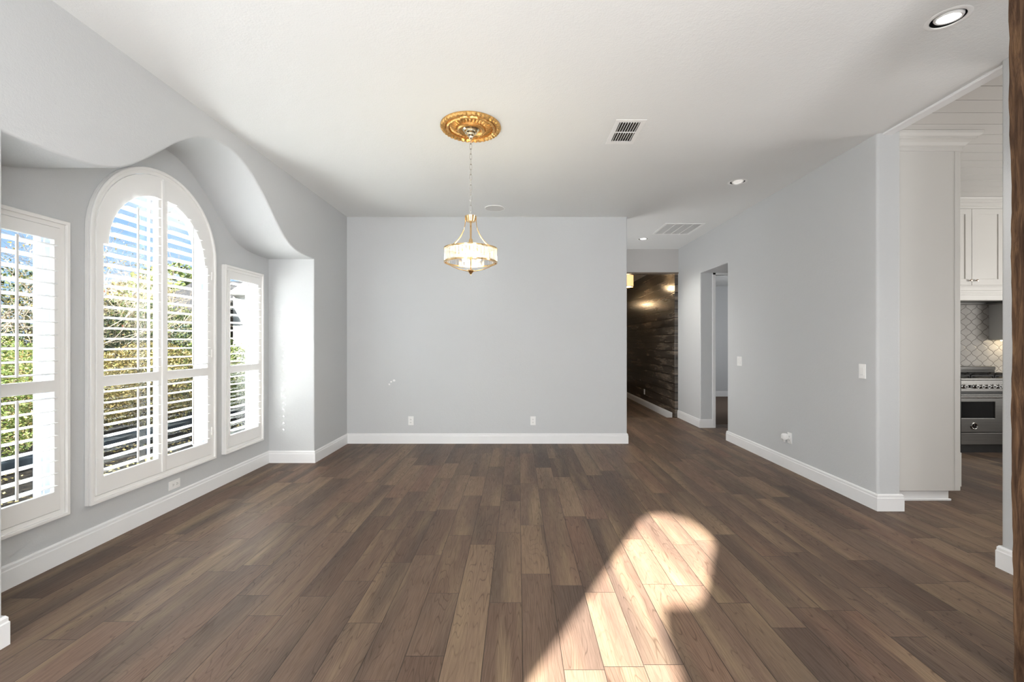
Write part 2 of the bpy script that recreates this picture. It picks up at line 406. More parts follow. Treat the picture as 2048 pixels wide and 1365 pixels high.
# ------------------------------------------------------------------ setting
H = 3.03; XL = -2.286; XR = 2.885; YB = 5.88; XA = -2.80; YR = -1.8
WALL_T = .13
struct(MB().box(-3.0, 8.1, YR, 7.909, -.12, 0).build('floor', 'plank_floor'))
# main ceiling, holes for the recessed lamps and the supply vent
LAMPS = [(2.227, 2.279), (2.295, 4.60), (2.026, 7.13)]
def circ(cx, cy, r, n=32): return [(cx+r*math.cos(2*PI*i/n), cy+r*math.sin(2*PI*i/n)) for i in range(n)]
holes = [circ(x_, y_, .074) for x_, y_ in LAMPS] + [rect(.765, .945, 3.345, 3.685)]
struct(MB().plate(rect(-3.0, 2.935, YR, 8.0), holes, XY, H, H+.14).build('ceiling', 'ceiling_paint', smooth=0))
# left wall with the bell-arched opening of the window alcove
YA0, YA1 = 1.953, 4.94; ZA = 2.288
def bell(y_):
    d = abs(y_-3.447)
    pts = [(0, 2.889), (.09, 2.884), (.22, 2.851), (.35, 2.79), (.5, 2.685), (.65, 2.555), (.8, 2.43), (.92, 2.355), (1.05, 2.312), (1.18, 2.293), (1.32, ZA), (2, ZA)]
    for k in range(len(pts)-1):
        (x0, z0), (x1, z1) = pts[k], pts[k+1]
        if x0 <= d <= x1:
            xm, zm = pts[max(0, k-1)]; xp, zp = pts[min(len(pts)-1, k+2)]
            m0 = (z1-zm)/(x1-xm) if k > 0 else 0.0; m1 = (zp-z0)/(xp-x0) if xp > x0 else 0
            t = (d-x0)/(x1-x0); hh = x1-x0
            return (2*t**3-3*t**2+1)*z0+(t**3-2*t**2+t)*hh*m0+(-2*t**3+3*t**2)*z1+(t**3-t**2)*hh*m1
    return ZA
arch = [(YA0, -.06), (YA1, -.06), (YA1, ZA)]
NS = 72
arch += [(y_, bell(y_)) for y_ in [YA1-.012-(YA1-YA0-.024)*i/NS for i in range(NS+1)]] + [(YA0, ZA)]
struct(MB().plate(rect(YR, YB+.13, -.1, H+.05), [arch], YZ, XL, XA, .013, 5).build('wall_left', 'wall_paint', smooth=50))
# outer wall of the alcove with its three window openings
YC = 3.435; RC = .558; ZC = 2.086
def archloop(yc, hw, zb, zs, r=None, n=28):
    r = r or hw
    return [(yc-hw, zb), (yc+hw, zb)] + [(yc+r*math.cos(PI*i/n), zs+r*math.sin(PI*i/n)) for i in range(n+1)]
S1, S3 = 2.4005, 4.467
wh = [rect(S1-.285, S1+.285, .35, 2.05), archloop(YC, RC, .35, ZC), rect(S3-.285, S3+.285, .35, 2.05)]
struct(MB().plate(rect(YR, YB+.13, -.4, H+.3), wh, YZ, XA, XA-WALL_T).build('wall_alcove', 'wall_paint', smooth=50))
# back wall and the wall end at the passage
BX = 1.457
struct(MB().plate(rect(XA, BX, -.05, H+.05), [], XZ, YB, YB+.12).build('wall_back', 'wall_paint', smooth=0, bevel=.012))
# wall behind the camera: unseen opening, shaped to cast the sun patch
TE = math.tan(SUN_ELEV)
def back_project(px, py):
    t = (py-YR)/SUN_H.y; return (px-t*SUN_H.x, t*TE)
patch = [(-.32, 1.10), (.40, 1.10), (.643, 1.75), (.67, 2.0), (.74, 2.265), (.90, 2.265), (.95, 2.285), (1.00, 2.36), (1.30, 2.93), (1.325, 3.05), (1.315, 3.19), (1.27, 3.35), (1.19, 3.45), (1.09, 3.48), (1.0, 3.44), (.93, 3.35)]
sun_hole = [back_project(*q) for q in patch]
struct(MB().plate(rect(-3.0, 8.1, -.1, H+.3), [sun_hole], XZ, YR, YR-.02).build('wall_rear', 'wall_paint', smooth=0))
struct(MB().prism(rect(-2.2, .6, .9, 2.9), XZ, YR-.03, YR-.034).build('window_4', 'sun_dimming_glass', smooth=0))  # unseen tinted pane added to tone down the sun patch
# right wall between dining room and kitchen
TW = .188
def slab_end(name, pts, z0, z1, mat='wall_paint', r=.02):
    """vertical wall piece from a plan outline, its vertical edges rounded"""
    out = []
    n = len(pts)
    for i in range(n):
        a, b, c_ = Vector(pts[i-1]), Vector(pts[i]), Vector(pts[(i+1) % n])
        d1 = (a-b).normalized(); d2 = (c_-b).normalized(); cen = b+(d1+d2)*r
        for k in range(6):
            t = k/5*PI/2; out.append(tuple(cen-d2*r*math.cos(t)-d1*r*math.sin(t)))
    return MB().prism(out, XY, z0, z1).build(name, mat, smooth=40)
op = rect(6.06, 6.968, -.06, 2.45)
wr = MB().plate(rect(3.62, 7.95, -.1, H+.05), [op], YZ, XR, XR+.205, .015)
rb = [(XR+.022*(1-math.cos(PI/2*k/6)), 3.53+.022*(1-math.sin(PI/2*k/6))) for k in range(7)]
rb2 = [(2*XR+TW-x_, y_) for x_, y_ in rb[::-1]]
wr.prism([(XR, 3.62)]+rb+rb2+[(XR+TW, 3.62)], XY, -.1, H+.08)
struct(wr.build('wall_right', 'wall_paint', smooth=40, merge=False))
struct(MB().box(XR+.2, 4.4, 6.06, 6.968, 2.45, H+.05).build('ceiling_vestibule', 'wall_paint', smooth=0))
struct(slab_end('wall_near_right', rect(XR, XR+TW, YR, 2.631), -.05, H+.08))
struct(MB().box(3.95, 4.1, 6.10, 7.06, -.05, 2.5).build('wall_vestibule', 'wall_paint'))
# hall: header, dark plank wall, lower floor, ceiling
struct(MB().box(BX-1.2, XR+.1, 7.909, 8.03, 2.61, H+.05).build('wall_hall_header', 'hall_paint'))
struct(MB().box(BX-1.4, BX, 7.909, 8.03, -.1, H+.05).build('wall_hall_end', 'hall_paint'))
struct(MB().box(2.825, 2.89, 7.93, 8.06, -.10, 2.61).box(BX, 2.89, 7.905, 8.06, 2.59, 2.615).build('trim_1', 'dark_planks', bevel=.004))
struct(MB().box(2.86, 2.99, 8.05, 16.0, -.12, 2.95).build('wall_hall_planks', 'dark_planks'))
struct(MB().box(0.0, 3.0, 7.909, 16.0, -.25, -.085).build('floor_hall', 'plank_floor'))
struct(MB().box(0.0, 3.0, 8.03, 16.0, 2.85, 2.95).build('ceiling_hall', 'ceiling_paint'))
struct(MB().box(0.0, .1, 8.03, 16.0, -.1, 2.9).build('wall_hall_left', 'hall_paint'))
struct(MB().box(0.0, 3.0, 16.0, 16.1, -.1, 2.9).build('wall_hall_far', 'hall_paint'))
# closing pieces behind the dining room's back wall
struct(MB().box(-3.0, BX-1.2, YB+.12, YB+.2, -.05, H+.1).build('wall_behind', 'wall_paint'))
struct(MB().box(.2, .3, YB+.12, 8.0, -.05, H+.1).build('wall_passage_left', 'wall_paint'))
# side room past the opening
struct(MB().box(3.094, 7.0, 10.95, 11.07, -.05, 2.9).build('wall_side_room', 'wall_paint'))
struct(MB().box(3.0, 3.094, 7.95, 11.0, -.05, 2.9).build('wall_side_room_left', 'wall_paint'))
struct(MB().box(6.9, 7.0, 7.06, 11.0, -.05, 2.9).build('wall_side_room_right', 'wall_paint'))
struct(MB().box(3.094, 7.0, 6.97, 11.07, 2.75, 2.85).build('ceiling_side_room', 'ceiling_paint'))
struct(MB().box(3.094, 7.0, 7.26, 10.95, -.04, .006).build('floor_side_room', 'carpet'))
struct(MB().box(4.05, 7.0, 6.97, 7.06, -.05, 2.9).build('wall_side_room_near', 'wall_paint'))
struct(MB().box(3.075, 3.125, 6.95, 7.06, 0, 2.54).box(3.9, 4.05, 6.95, 7.06, 0, 2.54).box(3.075, 4.05, 6.95, 7.06, 2.42, 2.54).build('door_1', 'trim_white', bevel=.004))
# kitchen shell
HK = 3.11
struct(MB().box(XR+.1, 8.1, 6.02, 6.06, -.05, HK+.1).build('wall_kitchen_back', 'wall_paint'))
struct(MB().box(8.0, 8.1, YR, 6.06, -.05, HK+.1).build('wall_kitchen_right', 'wall_paint'))
cb = MB(); y0 = 2.839-.1765*27
while y0 < 6.1:
    cb.box(XR+.06, 8.05, y0+.004, y0+.1725, HK, HK+.03); y0 += .1765
cb.box(XR+.06, 8.1, YR, 6.06, HK+.026, HK+.12)
struct(cb.build('ceiling_kitchen', 'cabinet_white', smooth=0))
struct(MB().box(2.925, 3.005, 2.60, 3.56, H-.016, HK+.05).build('trim_2', 'trim_white', bevel=.006))
struct(MB().box(XR-.002, 3.07, YR, 2.64, H+.06, HK+.05).build('trim_3', 'trim_white'))

# baseboards swept along the walls
PROF = [(0, 0), (.015, 0), (.015, .102), (.0115, .108), (.0115, .124), (.005, .134), (0, .134)]
def baseboard(name, path, side, z0=0.0, prof=PROF):
    pts = [Vector(p_) for p_ in path]; n = len(pts); mbs = MB(); vs_ = []; k = len(prof)
    for i, p_ in enumerate(pts):
        ds = []
        if i > 0: ds.append((pts[i]-pts[i-1]).normalized())
        if i < n-1: ds.append((pts[i+1]-pts[i]).normalized())
        ns = [Vector((-d.y, d.x))*side for d in ds]; mm = sum(ns, Vector((0, 0))).normalized(); q = 1/max(.3, mm.dot(ns[0]))
        for (d, z_) in prof: vs_.append((p_.x+mm.x*d*q, p_.y+mm.y*d*q, z0+z_))
    fs_ = [(i*k+j, i*k+(j+1) % k, (i+1)*k+(j+1) % k, (i+1)*k+j) for i in range(n-1) for j in range(k)]
    fs_ += [list(range(k)), [(n-1)*k+j for j in range(k)]]
    mbs.add(vs_, fs_)
    return struct(mbs.build(name, 'trim_white', smooth=0))
baseboard('baseboard_left', [(XL, YR), (XL, YA0), (XA, YA0), (XA, YA1), (XL, YA1), (XL, YB)], -1)
baseboard('baseboard_back', [(XL, YB), (BX, YB), (BX, YB+.12)], -1)
baseboard('baseboard_right', [(3.073, 3.735), (3.073, 3.53), (XR, 3.53), (XR, 6.06), (3.073, 6.06)], 1)
baseboard('baseboard_near_right', [(XR, YR), (XR, 2.631), (3.073, 2.631)], 1)
baseboard('baseboard_hall_right', [(3.094, 6.968), (XR, 6.968), (XR, 7.925)], 1)
baseboard('baseboard_hall', [(2.86, 8.06), (2.86, 16.0)], 1, -.085)
baseboard('baseboard_side_room', [(3.094, 10.95), (6.9, 10.95)], -1, .006)

struct(MB().box(-4.12, XA-WALL_T, 1.72, 1.88, -.3, 4.4).build('sun_blocker', 'wall_paint', smooth=0))  # unseen slab added to keep direct sun off the nearer shutters
# ------------------------------------------------------------------ windows: sash, mullions, glass
def window(n, yc, hw, zb, zt, arched):
    XG = -2.885
    fw = .032
    outer = archloop(yc, hw, zb, zt) if arched else rect(yc-hw, yc+hw, zb, zt)
    inner = archloop(yc, hw-fw, zb+fw, zt) if arched else rect(yc-hw+fw, yc+hw-fw, zb+fw, zt-fw)
    fr = MB().plate(outer, [inner], YZ, XG+.03, XG-.04)
    o = struct(fr.build('window_%d' % n, 'vinyl_white', smooth=50))
    MB().prism(inner, YZ, XG-.003, XG+.003).build('glass_pane', 'window_glass', o, smooth=0)
    if arched: MB().box(XG-.007, XG+.007, yc-.006, yc+.006, zb+.02, zt+hw-.02).build('mullion', 'mullion_grey', o)
    # inner sash bead
    i2 = archloop(yc, hw-fw-.012, zb+fw+.012, zt) if arched else rect(yc-hw+fw+.012, yc+hw-fw-.012, zb+fw+.012, zt-fw-.012)
    MB().plate(inner, [i2], YZ, XG+.02, XG-.02).build('sash', 'vinyl_white', o, smooth=50)
window(1, S1, .285, .35, 2.05, False); window(2, YC, RC, .35, ZC, True); window(3, S3, .285, .35, 2.05, False)

# ------------------------------------------------------------------ plantation shutters
PX0, PX1 = -2.797, -2.770                      # back and front face of the panels
PITCH = .0732; LW = .086; LX = -2.785
def louver(mb, y0, y1, z_, tilt=0.06):
    pr = [(-.5, 0), (-.42, .30), (-.15, .5), (.15, .5), (.42, .30), (.5, 0), (.42, -.30), (.15, -.5), (-.15, -.5), (-.42, -.30)]
    ca, sa = math.cos(tilt), math.sin(tilt)
    sec = [(a_*LW*ca-b_*.011*sa, a_*LW*sa+b_*.011*ca) for a_, b_ in pr]
    mb.prism(sec, lambda u, v, w_: Vector((LX+u, w_, z_+v)), y0, y1)
def bank(panel, z0, z1, span, rod_y):
    n = max(1, round((z1-z0)/PITCH)); p_ = (z1-z0)/n; mb = MB(); top = z0
    for i in range(n):
        z_ = z0+p_*(i+.5); s_ = span(z_)
        if s_ and s_[1]-s_[0] > .008: 
            louver(mb, s_[0]+.002, s_[1]-.002, z_)
            if s_[0]+.02 < rod_y < s_[1]-.02: top = z_
    mb.build('louvers', 'shutter_white', panel, smooth=50)
    rx = LX+LW/2+.008
    MB().box(rx-.005, rx+.005, rod_y-.006, rod_y+.006, z0+p_*.42, top+.015).build('tilt_rod', 'shutter_white', panel, bevel=.002)
def casing(t, outer, mid, inner):
    MB().plate(outer, [inner], YZ, -2.775, XA+.001).build('casing', 'shutter_white', t, smooth=50, bevel=.002)
    MB().plate(outer, [mid], YZ, -2.758, -2.775).build('casing_lip', 'shutter_white', t, smooth=50, bevel=.004)
def hinge(panel, y_, z_): MB().box(-2.772, -2.763, y_-.006, y_+.006, z_-.035, z_+.035).build('hinge', 'shutter_white', panel, bevel=.002)
ZB, RAIL0, RAIL1 = .29, 1.055, 1.125
def side_shutter(yc, label, rod):
    t = thing('window_shutter', (XA, yc, ZB), label, 'shutter'); hw = .3135; zt = 2.09
    casing(t, rect(yc-hw, yc+hw, ZB, zt), rect(yc-hw+.022, yc+hw-.022, ZB+.022, zt-.022), rect(yc-hw+.048, yc+hw-.048, ZB+.048, zt-.048))
    q = .051; lo, hi = yc-.228, yc+.228
    outl = rect(yc-hw+q, yc+hw-q, ZB+q, zt-q)
    pn = MB().plate(outl, [rect(lo, hi, .455, RAIL0), rect(lo, hi, RAIL1, 1.965)], YZ, PX1, PX0).build('panel', 'shutter_white', t, smooth=0, bevel=.002)
    bank(pn, .455, RAIL0, lambda z_: (lo, hi), rod); bank(pn, RAIL1, 1.965, lambda z_: (lo, hi), rod)
    for z_ in (.55, 1.85): hinge(pn, yc-hw+.05, z_)
    return t
side_shutter(S1, 'white rectangular louvred shutter nearest the camera, cut by the left photo edge', S1)
side_shutter(S3, 'narrow white rectangular louvred shutter between the arched one and the alcove end wall', S3)
t = thing('window_shutter', (XA, YC, ZB), 'large white arched two-panel louvred shutter in the middle of the window alcove', 'shutter')
HW = .594; ZS = ZC
casing(t, archloop(YC, HW, ZB, ZS), archloop(YC, HW-.022, ZB+.022, ZS), archloop(YC, HW-.048, ZB+.048, ZS))
RP = HW-.051; RI = .455; ZI = 2.015; OUT = .492; MID = .045
for sg in (-1, 1):
    an = [PI/2*i/18 for i in range(19)]
    th0 = math.acos(.003/RP)
    outl = [(YC+sg*.003, ZB+.051), (YC+sg*RP, ZB+.051)] + [(YC+sg*RP*math.cos(th0*i/18), ZS+RP*math.sin(th0*i/18)) for i in range(19)]
    th1 = math.acos(MID/RI)
    up = [(YC+sg*MID, RAIL1), (YC+sg*OUT, RAIL1), (YC+sg*OUT, ZI-.002)] + [(YC+sg*RI*math.cos(th1*i/16), ZI+RI*math.sin(th1*i/16)) for i in range(17)]
    lw = [(YC+sg*MID, .455), (YC+sg*OUT, .455), (YC+sg*OUT, RAIL0), (YC+sg*MID, RAIL0)]
    pn = MB().plate(outl, [up, lw], YZ, PX1, PX0).build('panel', 'shutter_white', t, smooth=0, bevel=.002)
    def span(z_, sg=sg):
        o_ = OUT if z_ < ZI else math.sqrt(max(0, RI*RI-(abs(z_-ZI)+.006)**2))
        a_, b_ = YC+sg*MID, YC+sg*o_
        if o_ < MID+.012: return None
        return (min(a_, b_), max(a_, b_))
    ry = YC+sg*.268
    bank(pn, .455, RAIL0, lambda z_: (min(YC+sg*MID, YC+sg*OUT), max(YC+sg*MID, YC+sg*OUT)), ry)
    bank(pn, RAIL1, RAIL1+PITCH*18.6, span, ry)
    for z_ in (.55, 1.25, 1.95): hinge(pn, YC+sg*(RP+.001), z_)
MB().box(-2.832, PX0-.001, YC-.022, YC+.042, ZB+.06, 2.53).build('light_stop', 'shutter_white', t, bevel=.002)  # strip added behind the stiles to stop sun leaking past the louvers
MB().box(PX1-.004, PX1+.010, YC-.017, YC+.017, ZB+.053, ZS+RP-.02).build('astragal', 'shutter_white', t, bevel=.003)

# ------------------------------------------------------------------ chandelier and medallion
CX, CY = -.367, 3.42
md = thing('ceiling_medallion', (CX, CY, H), 'round gilded ceiling medallion with fluted leaves above the chandelier', 'medallion')
def flute(n_, amp, j0, j1):
    def f(r_, z_, a_, j):
        if j0 <= j <= j1: z_ -= amp*(abs(math.sin(a_*n_/2))-.5)
        return r_, z_
    return f
R_ = .233
MB().lathe([(.001, -.012), (.10, -.012), (.105, -.004), (.16, -.006), (R_*.98, -.002), (R_, 0)], (CX, CY, H), 96).build('plate', 'gold_leaf', md, smooth=40)
MB().lathe([(R_, -.001), (R_*1.005, -.010), (R_*.97, -.021), (R_*.90, -.024), (R_*.84, -.016), (R_*.83, -.004)], (CX, CY, H), 216, None, flute(40, .008, 1, 3)).build('leaf_rim', 'gold_leaf', md, smooth=40)
MB().lathe([(R_*.83, -.004), (R_*.82, -.022), (R_*.78, -.031), (R_*.73, -.022), (R_*.72, -.006)], (CX, CY, H), 128, None, lambda r_, z_, a_, j: (r_, z_-(.005 if (a_*16/PI) % 2 < .35 and 0 < j < 4 else 0))).build('bead_ring', 'gold_leaf', md, smooth=40)
MB().lathe([(R_*.72, -.006), (R_*.68, -.013), (R_*.52, -.022), (R_*.48, -.016)], (CX, CY, H), 192, None, flute(32, .013, 1, 2)).build('fluted_ring', 'gold_leaf', md, smooth=40)
MB().lathe([(R_*.48, -.010), (R_*.46, -.032), (R_*.41, -.040), (R_*.36, -.034), (R_*.33, -.018), (R_*.2, -.014), (.001, -.014)], (CX, CY, H), 96).build('centre_ring', 'gold_leaf', md, smooth=40)

ch = thing('chandelier', (CX, CY, 1.87), 'gold chandelier with a lit drum of glass prisms hanging on a long chain', 'chandelier')
MB().lathe([(.001, H-.013), (.062, H-.013), (.066, H-.030), (.055, H-.038), (.050, H-.036), (.046, H-.052), (.036, H-.058), (.032, H-.056), (.028, H-.072), (.018, H-.078), (.014, H-.094), (.006, H-.10), (.001, H-.10)], (CX, CY, 0), 40).build('canopy', 'gold_pale', ch, smooth=40)
zt, zb_ = H-.095, 2.335; nl = 15; lk = (zt-zb_)/nl
cm = MB()
for i in range(nl):
    zc = zt-lk*(i+.5); hl = lk*.5+.004; rw = .0085; pts = []
    for k in range(14):
        a_ = 2*PI*k/14; u_ = rw*math.cos(a_); v_ = (hl-rw)*(1 if math.sin(a_) > 0 else -1)*(1 if abs(math.sin(a_)) > .01 else 0)+rw*math.sin(a_)
        ang = .5 if i % 2 else .5+PI/2
        pts.append((CX+u_*math.cos(ang), CY+u_*math.sin(ang), zc+v_))
    cm.tube(pts, .0019, 6, True)
cm.build('chain', 'chain_metal', ch, merge=False)
ZT, ZL, RD = 2.075, 1.972, .197
MB().lathe([(.034, 2.290), (.046, 2.332), (.043, 2.333), (.030, 2.291)], (CX, CY, 0), 32, closed=True).lathe([(.001, 2.289), (.034, 2.289), (.030, 2.296), (.001, 2.296)], (CX, CY, 0), 32).build('crown', 'gold_polished', ch)
MB().lathe([(.001, 2.345), (.006, 2.345), (.007, 2.30), (.007, 2.16), (.014, 2.15), (.020, 2.10), (.020, 2.06), (.001, 2.06)], (CX, CY, 0), 20).build('stem', 'gold_polished', ch)
for k in range(4):
    a_ = k*PI/2+.10; d = Vector((math.cos(a_), math.sin(a_), 0)); pts = []
    for i in range(15):
        s_ = i/14; r_ = .043+(RD-.050)*(s_**1.9); z_ = 2.33-(2.33-ZT-.004)*(1-(1-s_)**1.25)
        r_ -= .010*math.sin(PI*s_)
        pts.append(Vector((CX, CY, z_))+d*r_)
    MB().tube(pts, .0032, 8, flat=1.5).build('upper_arm', 'gold_polished', ch)
    pts = []
    for i in range(11):
        s_ = i/10; pts.append(Vector((CX, CY, ZL-.002-(ZL-1.905)*(s_**1.0)+.012*math.sin(PI*s_)*-1))+d*((RD-.008)*(1-s_)+.012))
    MB().tube(pts, .0032, 8).build('lower_arm', 'gold_polished', ch)
for nm, z_ in (('upper_rim', ZT), ('lower_rim', ZL)):
    MB().lathe([(RD-.011, z_-.005), (RD+.010, z_-.005), (RD+.011, z_+.005), (RD-.011, z_+.005)], (CX, CY, 0), 72, closed=True).build(nm, 'gold_polished', ch)
pr0 = None
NP = 44
for k in range(NP):
    a_ = 2*PI*k/NP
    if pr0 is None:
        pb = MB(); hw_, dp = .0108, .0060
        sec = [(-hw_, -dp*.2), (-hw_*.55, -dp), (hw_*.55, -dp), (hw_, -dp*.2), (hw_, dp), (-hw_, dp)]
        pb.v = []; pb.prism(sec, lambda u, v, w_: Vector((CX-v+RD*0, CY+u, w_)), ZL+.005, ZT-.005)
        pr0 = pb.build('crystal_prism', 'crystal', ch, smooth=0); o_ = pr0
    else:
        o_ = pr0.copy(); COL.objects.link(o_); o_.parent = ch
    o_.location = (RD*math.cos(a_), RD*math.sin(a_), 0); o_.rotation_euler = (0, 0, a_)
for k in range(4):
    a_ = PI/4+k*PI/2; bx_, by_ = CX+.085*math.cos(a_), CY+.085*math.sin(a_)
    MB().tube([(CX, CY, 2.075), (CX+.05*math.cos(a_), CY+.05*math.sin(a_), 2.068), (bx_, by_, 2.065)], .004, 8).lathe([(.001, 2.072), (.011, 2.072), (.011, 2.045), (.001, 2.045)], (bx_, by_, 0), 16).build('socket', 'gold_polished', ch)
    MB().lathe([(.001, 2.046), (.008, 2.044), (.017, 2.03), (.018, 2.018), (.012, 2.0), (.001, 1.99)], (bx_, by_, 0), 16).build('bulb', 'bulb_warm', ch)
MB().lathe([(.001, 1.913), (.024, 1.913), (.026, 1.906), (.012, 1.888), (.005, 1.880), (.0045, 1.874), (.001, 1.870)], (CX, CY, 0), 24).lathe([(.006, 2.06), (.006, 1.91)], (CX, CY, 0), 12).build('finial', 'gold_polished', ch)
lamp('chandelier_glow', 'POINT', (CX, CY, 2.02), 5.0, (1.0, .86, .55), shadow_soft_size=.05)

# ------------------------------------------------------------------ ceiling fittings
def recessed(x_, y_, label, lit, tilt, dz=.022):
    t = thing('recessed_light', (x_, y_, H), label, 'ceiling light', 'recessed lights in the ceiling')
    MB().lathe([(.0725, -.0005), (.094, -.0005), (.095, -.0015), (.090, -.0035), (.076, -.004), (.0725, -.003)], (x_, y_, H), 48, closed=True).build('trim_ring', 'plastic_white', t)
    MB().lathe([(.0725, .002), (.0725, .085), (.001, .085)], (x_, y_, H), 40, cap=False).build('housing', 'black_metal', t)
    Rm = Matrix.Rotation(tilt, 3, 'X')
    MB().lathe([(.061, -.001), (.056, -.008), (.048, -.006), (.044, .03), (.060, .03)], (x_+.004, y_, H+dz), 40, Rm, closed=True).build('gimbal_ring', 'plastic_white', t)
    MB().lathe([(.001, -.003), (.030, -.002), (.046, .004), (.045, .02), (.001, .02)], (x_+.004, y_, H+dz), 32, Rm).build('lens', lit, t)
recessed(*LAMPS[0], 'lit round recessed ceiling light at the top right, nearest the camera', 'lamp_lit', .12, .006)
recessed(*LAMPS[1], 'dim round recessed ceiling light beyond the supply vent, along the right wall', 'lamp_dim', -.2, .008)
recessed(*LAMPS[2], 'lit recessed ceiling light in the passage beside the return air grille', 'lamp_lit_far', 0, .004)
lamp('recessed_near_glow', 'SPOT', (LAMPS[0][0], LAMPS[0][1], H-.03), 12, (1, .96, .9), (0, 0, -1), spot_size=2.0, spot_blend=.8, shadow_soft_size=.05)
lamp('recessed_passage_glow', 'SPOT', (LAMPS[2][0], LAMPS[2][1], H-.03), 22, (1, .96, .9), (0, 0, -1), spot_size=2.2, spot_blend=.8, shadow_soft_size=.05)
# supply vent with two rows of slots
vt = thing('ceiling_vent', (.855, 3.515, H), 'small white ceiling vent with two rows of dark slots', 'vent')
VX0, VX1, VY0, VY1 = .738, .972, 3.312, 3.718
sl = []; nsl = 8
MB().plate(rect(VX0, VX1, VY0, VY1), [rect(.775, .935, 3.35, 3.502), rect(.775, .935, 3.516, 3.668)], XY, H-.004, H-.0005).build('frame', 'plastic_white', vt, smooth=0, bevel=.0015)
for (a_, b_) in ((3.35, 3.502), (3.516, 3.668)):
    sm_ = MB()
    for k in range(nsl):
        xx = .775+.16*(k+.5)/nsl
        sm_.cbox((xx, (a_+b_)/2, H-.001), (.0035, b_-a_, .016), Matrix.Rotation(.25, 3, 'Y'))
    sm_.build('slats', 'plastic_white', vt, smooth=0)
MB().box(.767, .943, 3.347, 3.683, H+.010, H+.03).build('slot_shade', 'slot_shade_dark', vt)  # dark sheet close behind the slots, standing for the shade inside
# return grille
rg = thing('return_air_grille', (2.35, 6.49, H), 'wide white four-panel return air grille on the passage ceiling', 'vent')
gx0, gx1, gy0, gy1 = 2.07, 2.635, 6.18, 6.80
cells = [rect(gx0+.03+i*(gx1-gx0-.06)/4+.005, gx0+.03+(i+1)*(gx1-gx0-.06)/4-.005, gy0+.03, gy1-.03) for i in range(4)]
MB().plate(rect(gx0, gx1, gy0, gy1), cells, XY, H-.012, H-.001).build('frame', 'plastic_white', rg, smooth=0, bevel=.0015)
MB().box(gx0+.02, gx1-.02, gy0+.02, gy1-.02, H-.004, H-.0005).build('filter_backing', 'grille_back', rg)
for c_ in cells:
    lm = MB(); yy = gy0+.04
    while yy < gy1-.035: lm.cbox(((c_[0][0]+c_[1][0])/2, yy, H-.007), (c_[1][0]-c_[0][0], .012, .0015), Matrix.Rotation(.5, 3, 'X')); yy += .016
    lm.build('blades', 'plastic_white', rg, smooth=0)
sp = thing('ceiling_speaker', (-.29, 5.5, H), 'flat round white speaker cover in the ceiling behind the chandelier', 'speaker')
MB().lathe([(.118, 0), (.125, 0), (.124, -.006), (.118, -.007)], (-.29, 5.5, H), 56, closed=True).build('rim', 'plastic_white', sp)
MB().lathe([(.001, -.005), (.118, -.005), (.118, -.001), (.001, -.001)], (-.29, 5.5, H), 48).build('grille', 'speaker_cloth', sp)

# ------------------------------------------------------------------ outlets and switches (built on a local frame: u across, v up, n out of the wall)
class Frame:
    def __init__(s, o, u, n): s.o = Vector(o); s.u = Vector(u); s.n = Vector(n); s.v = Vector((0, 0, 1))
    def box(s, mb, u0, u1, v0, v1, n0, n1):
        return mb.add([s.o+s.u*a+s.v*b+s.n*c_ for a in (u0, u1) for b in (v0, v1) for c_ in (n0, n1)],
                      [(0, 1, 3, 2), (4, 6, 7, 5), (0, 4, 5, 1), (2, 3, 7, 6), (0, 2, 6, 4), (1, 5, 7, 3)])
def outlet(o, u, n, label, horiz=False, group='wall outlets'):
    t = thing('wall_outlet', o, label, 'outlet', group); F = Frame(o, u, n)
    a, b = (.0585, .036) if horiz else (.036, .0585)
    F.box(MB(), -a, a, -b, b, 0, .006).build('cover_plate', 'plastic_white', t, bevel=.002)
    for sg in (-1, 1):
        du, dv = (sg*.02, 0) if horiz else (0, sg*.02)
        r_ = F.box(MB(), du-.0165, du+.0165, dv-.0145, dv+.0145, .005, .0085).build('receptacle', 'plastic_white', t, bevel=.004)
        sm_ = MB()
        if horiz:
            for q in (-.006, .006): F.box(sm_, du-.0055, du+.0035, dv+q-.0012, dv+q+.0012, .0083, .0092)
            F.box(sm_, du+.007, du+.0105, dv-.002, dv+.002, .0083, .0092)
        else:
            for q in (-.006, .006): F.box(sm_, du+q-.0012, du+q+.0012, dv-.0035, dv+.0055, .0083, .0092)
            F.box(sm_, du-.002, du+.002, dv-.0105, dv-.007, .0083, .0092)
        sm_.build('slots', 'dark_slot', r_, smooth=0)
    return t
PXM = 149.6
def bw(px, py): return ((px-1036)/PXM, YB, 1.35-(py-685.5)/PXM)
outlet(bw(822, 842), (1, 0, 0), (0, -1, 0), 'white duplex outlet near the left end of the grey back wall')
outlet(bw(1066, 842), (1, 0, 0), (0, -1, 0), 'white duplex outlet on the back wall right of the chandelier')
outlet((XA, 3.582, .195), (0, 1, 0), (1, 0, 0), 'white sideways outlet below the arched window shutter', True)
outlet((2.86, 9.95, .236), (0, -1, 0), (-1, 0, 0), 'small pale outlet low on the dark plank wall')
ro = (XR, 4.667, .335)
outlet(ro, (0, -1, 0), (-1, 0, 0), 'white outlet low on the right wall, behind the plug-in device')
pt = thing('plug_in_freshener', (XR, 4.70, .30), 'white plug-in device stuck in the outlet low on the right wall', 'air freshener')
F = Frame((XR, 4.69, .345), (0, -1, 0), (-1, 0, 0))
MB().lathe([(.001, -.028), (.024, -.028), (.033, -.018), (.035, .004), (.033, .024), (.022, .034), (.001, .036)], (XR-.045, 4.69, .345), 24, Matrix.Diagonal((.95, .9, 1.0)).to_3x3()).build('body', 'plastic_white', pt)
F.box(MB(), -.02, .02, -.018, .018, .0095, .03).build('plug', 'plastic_white', pt, bevel=.004)
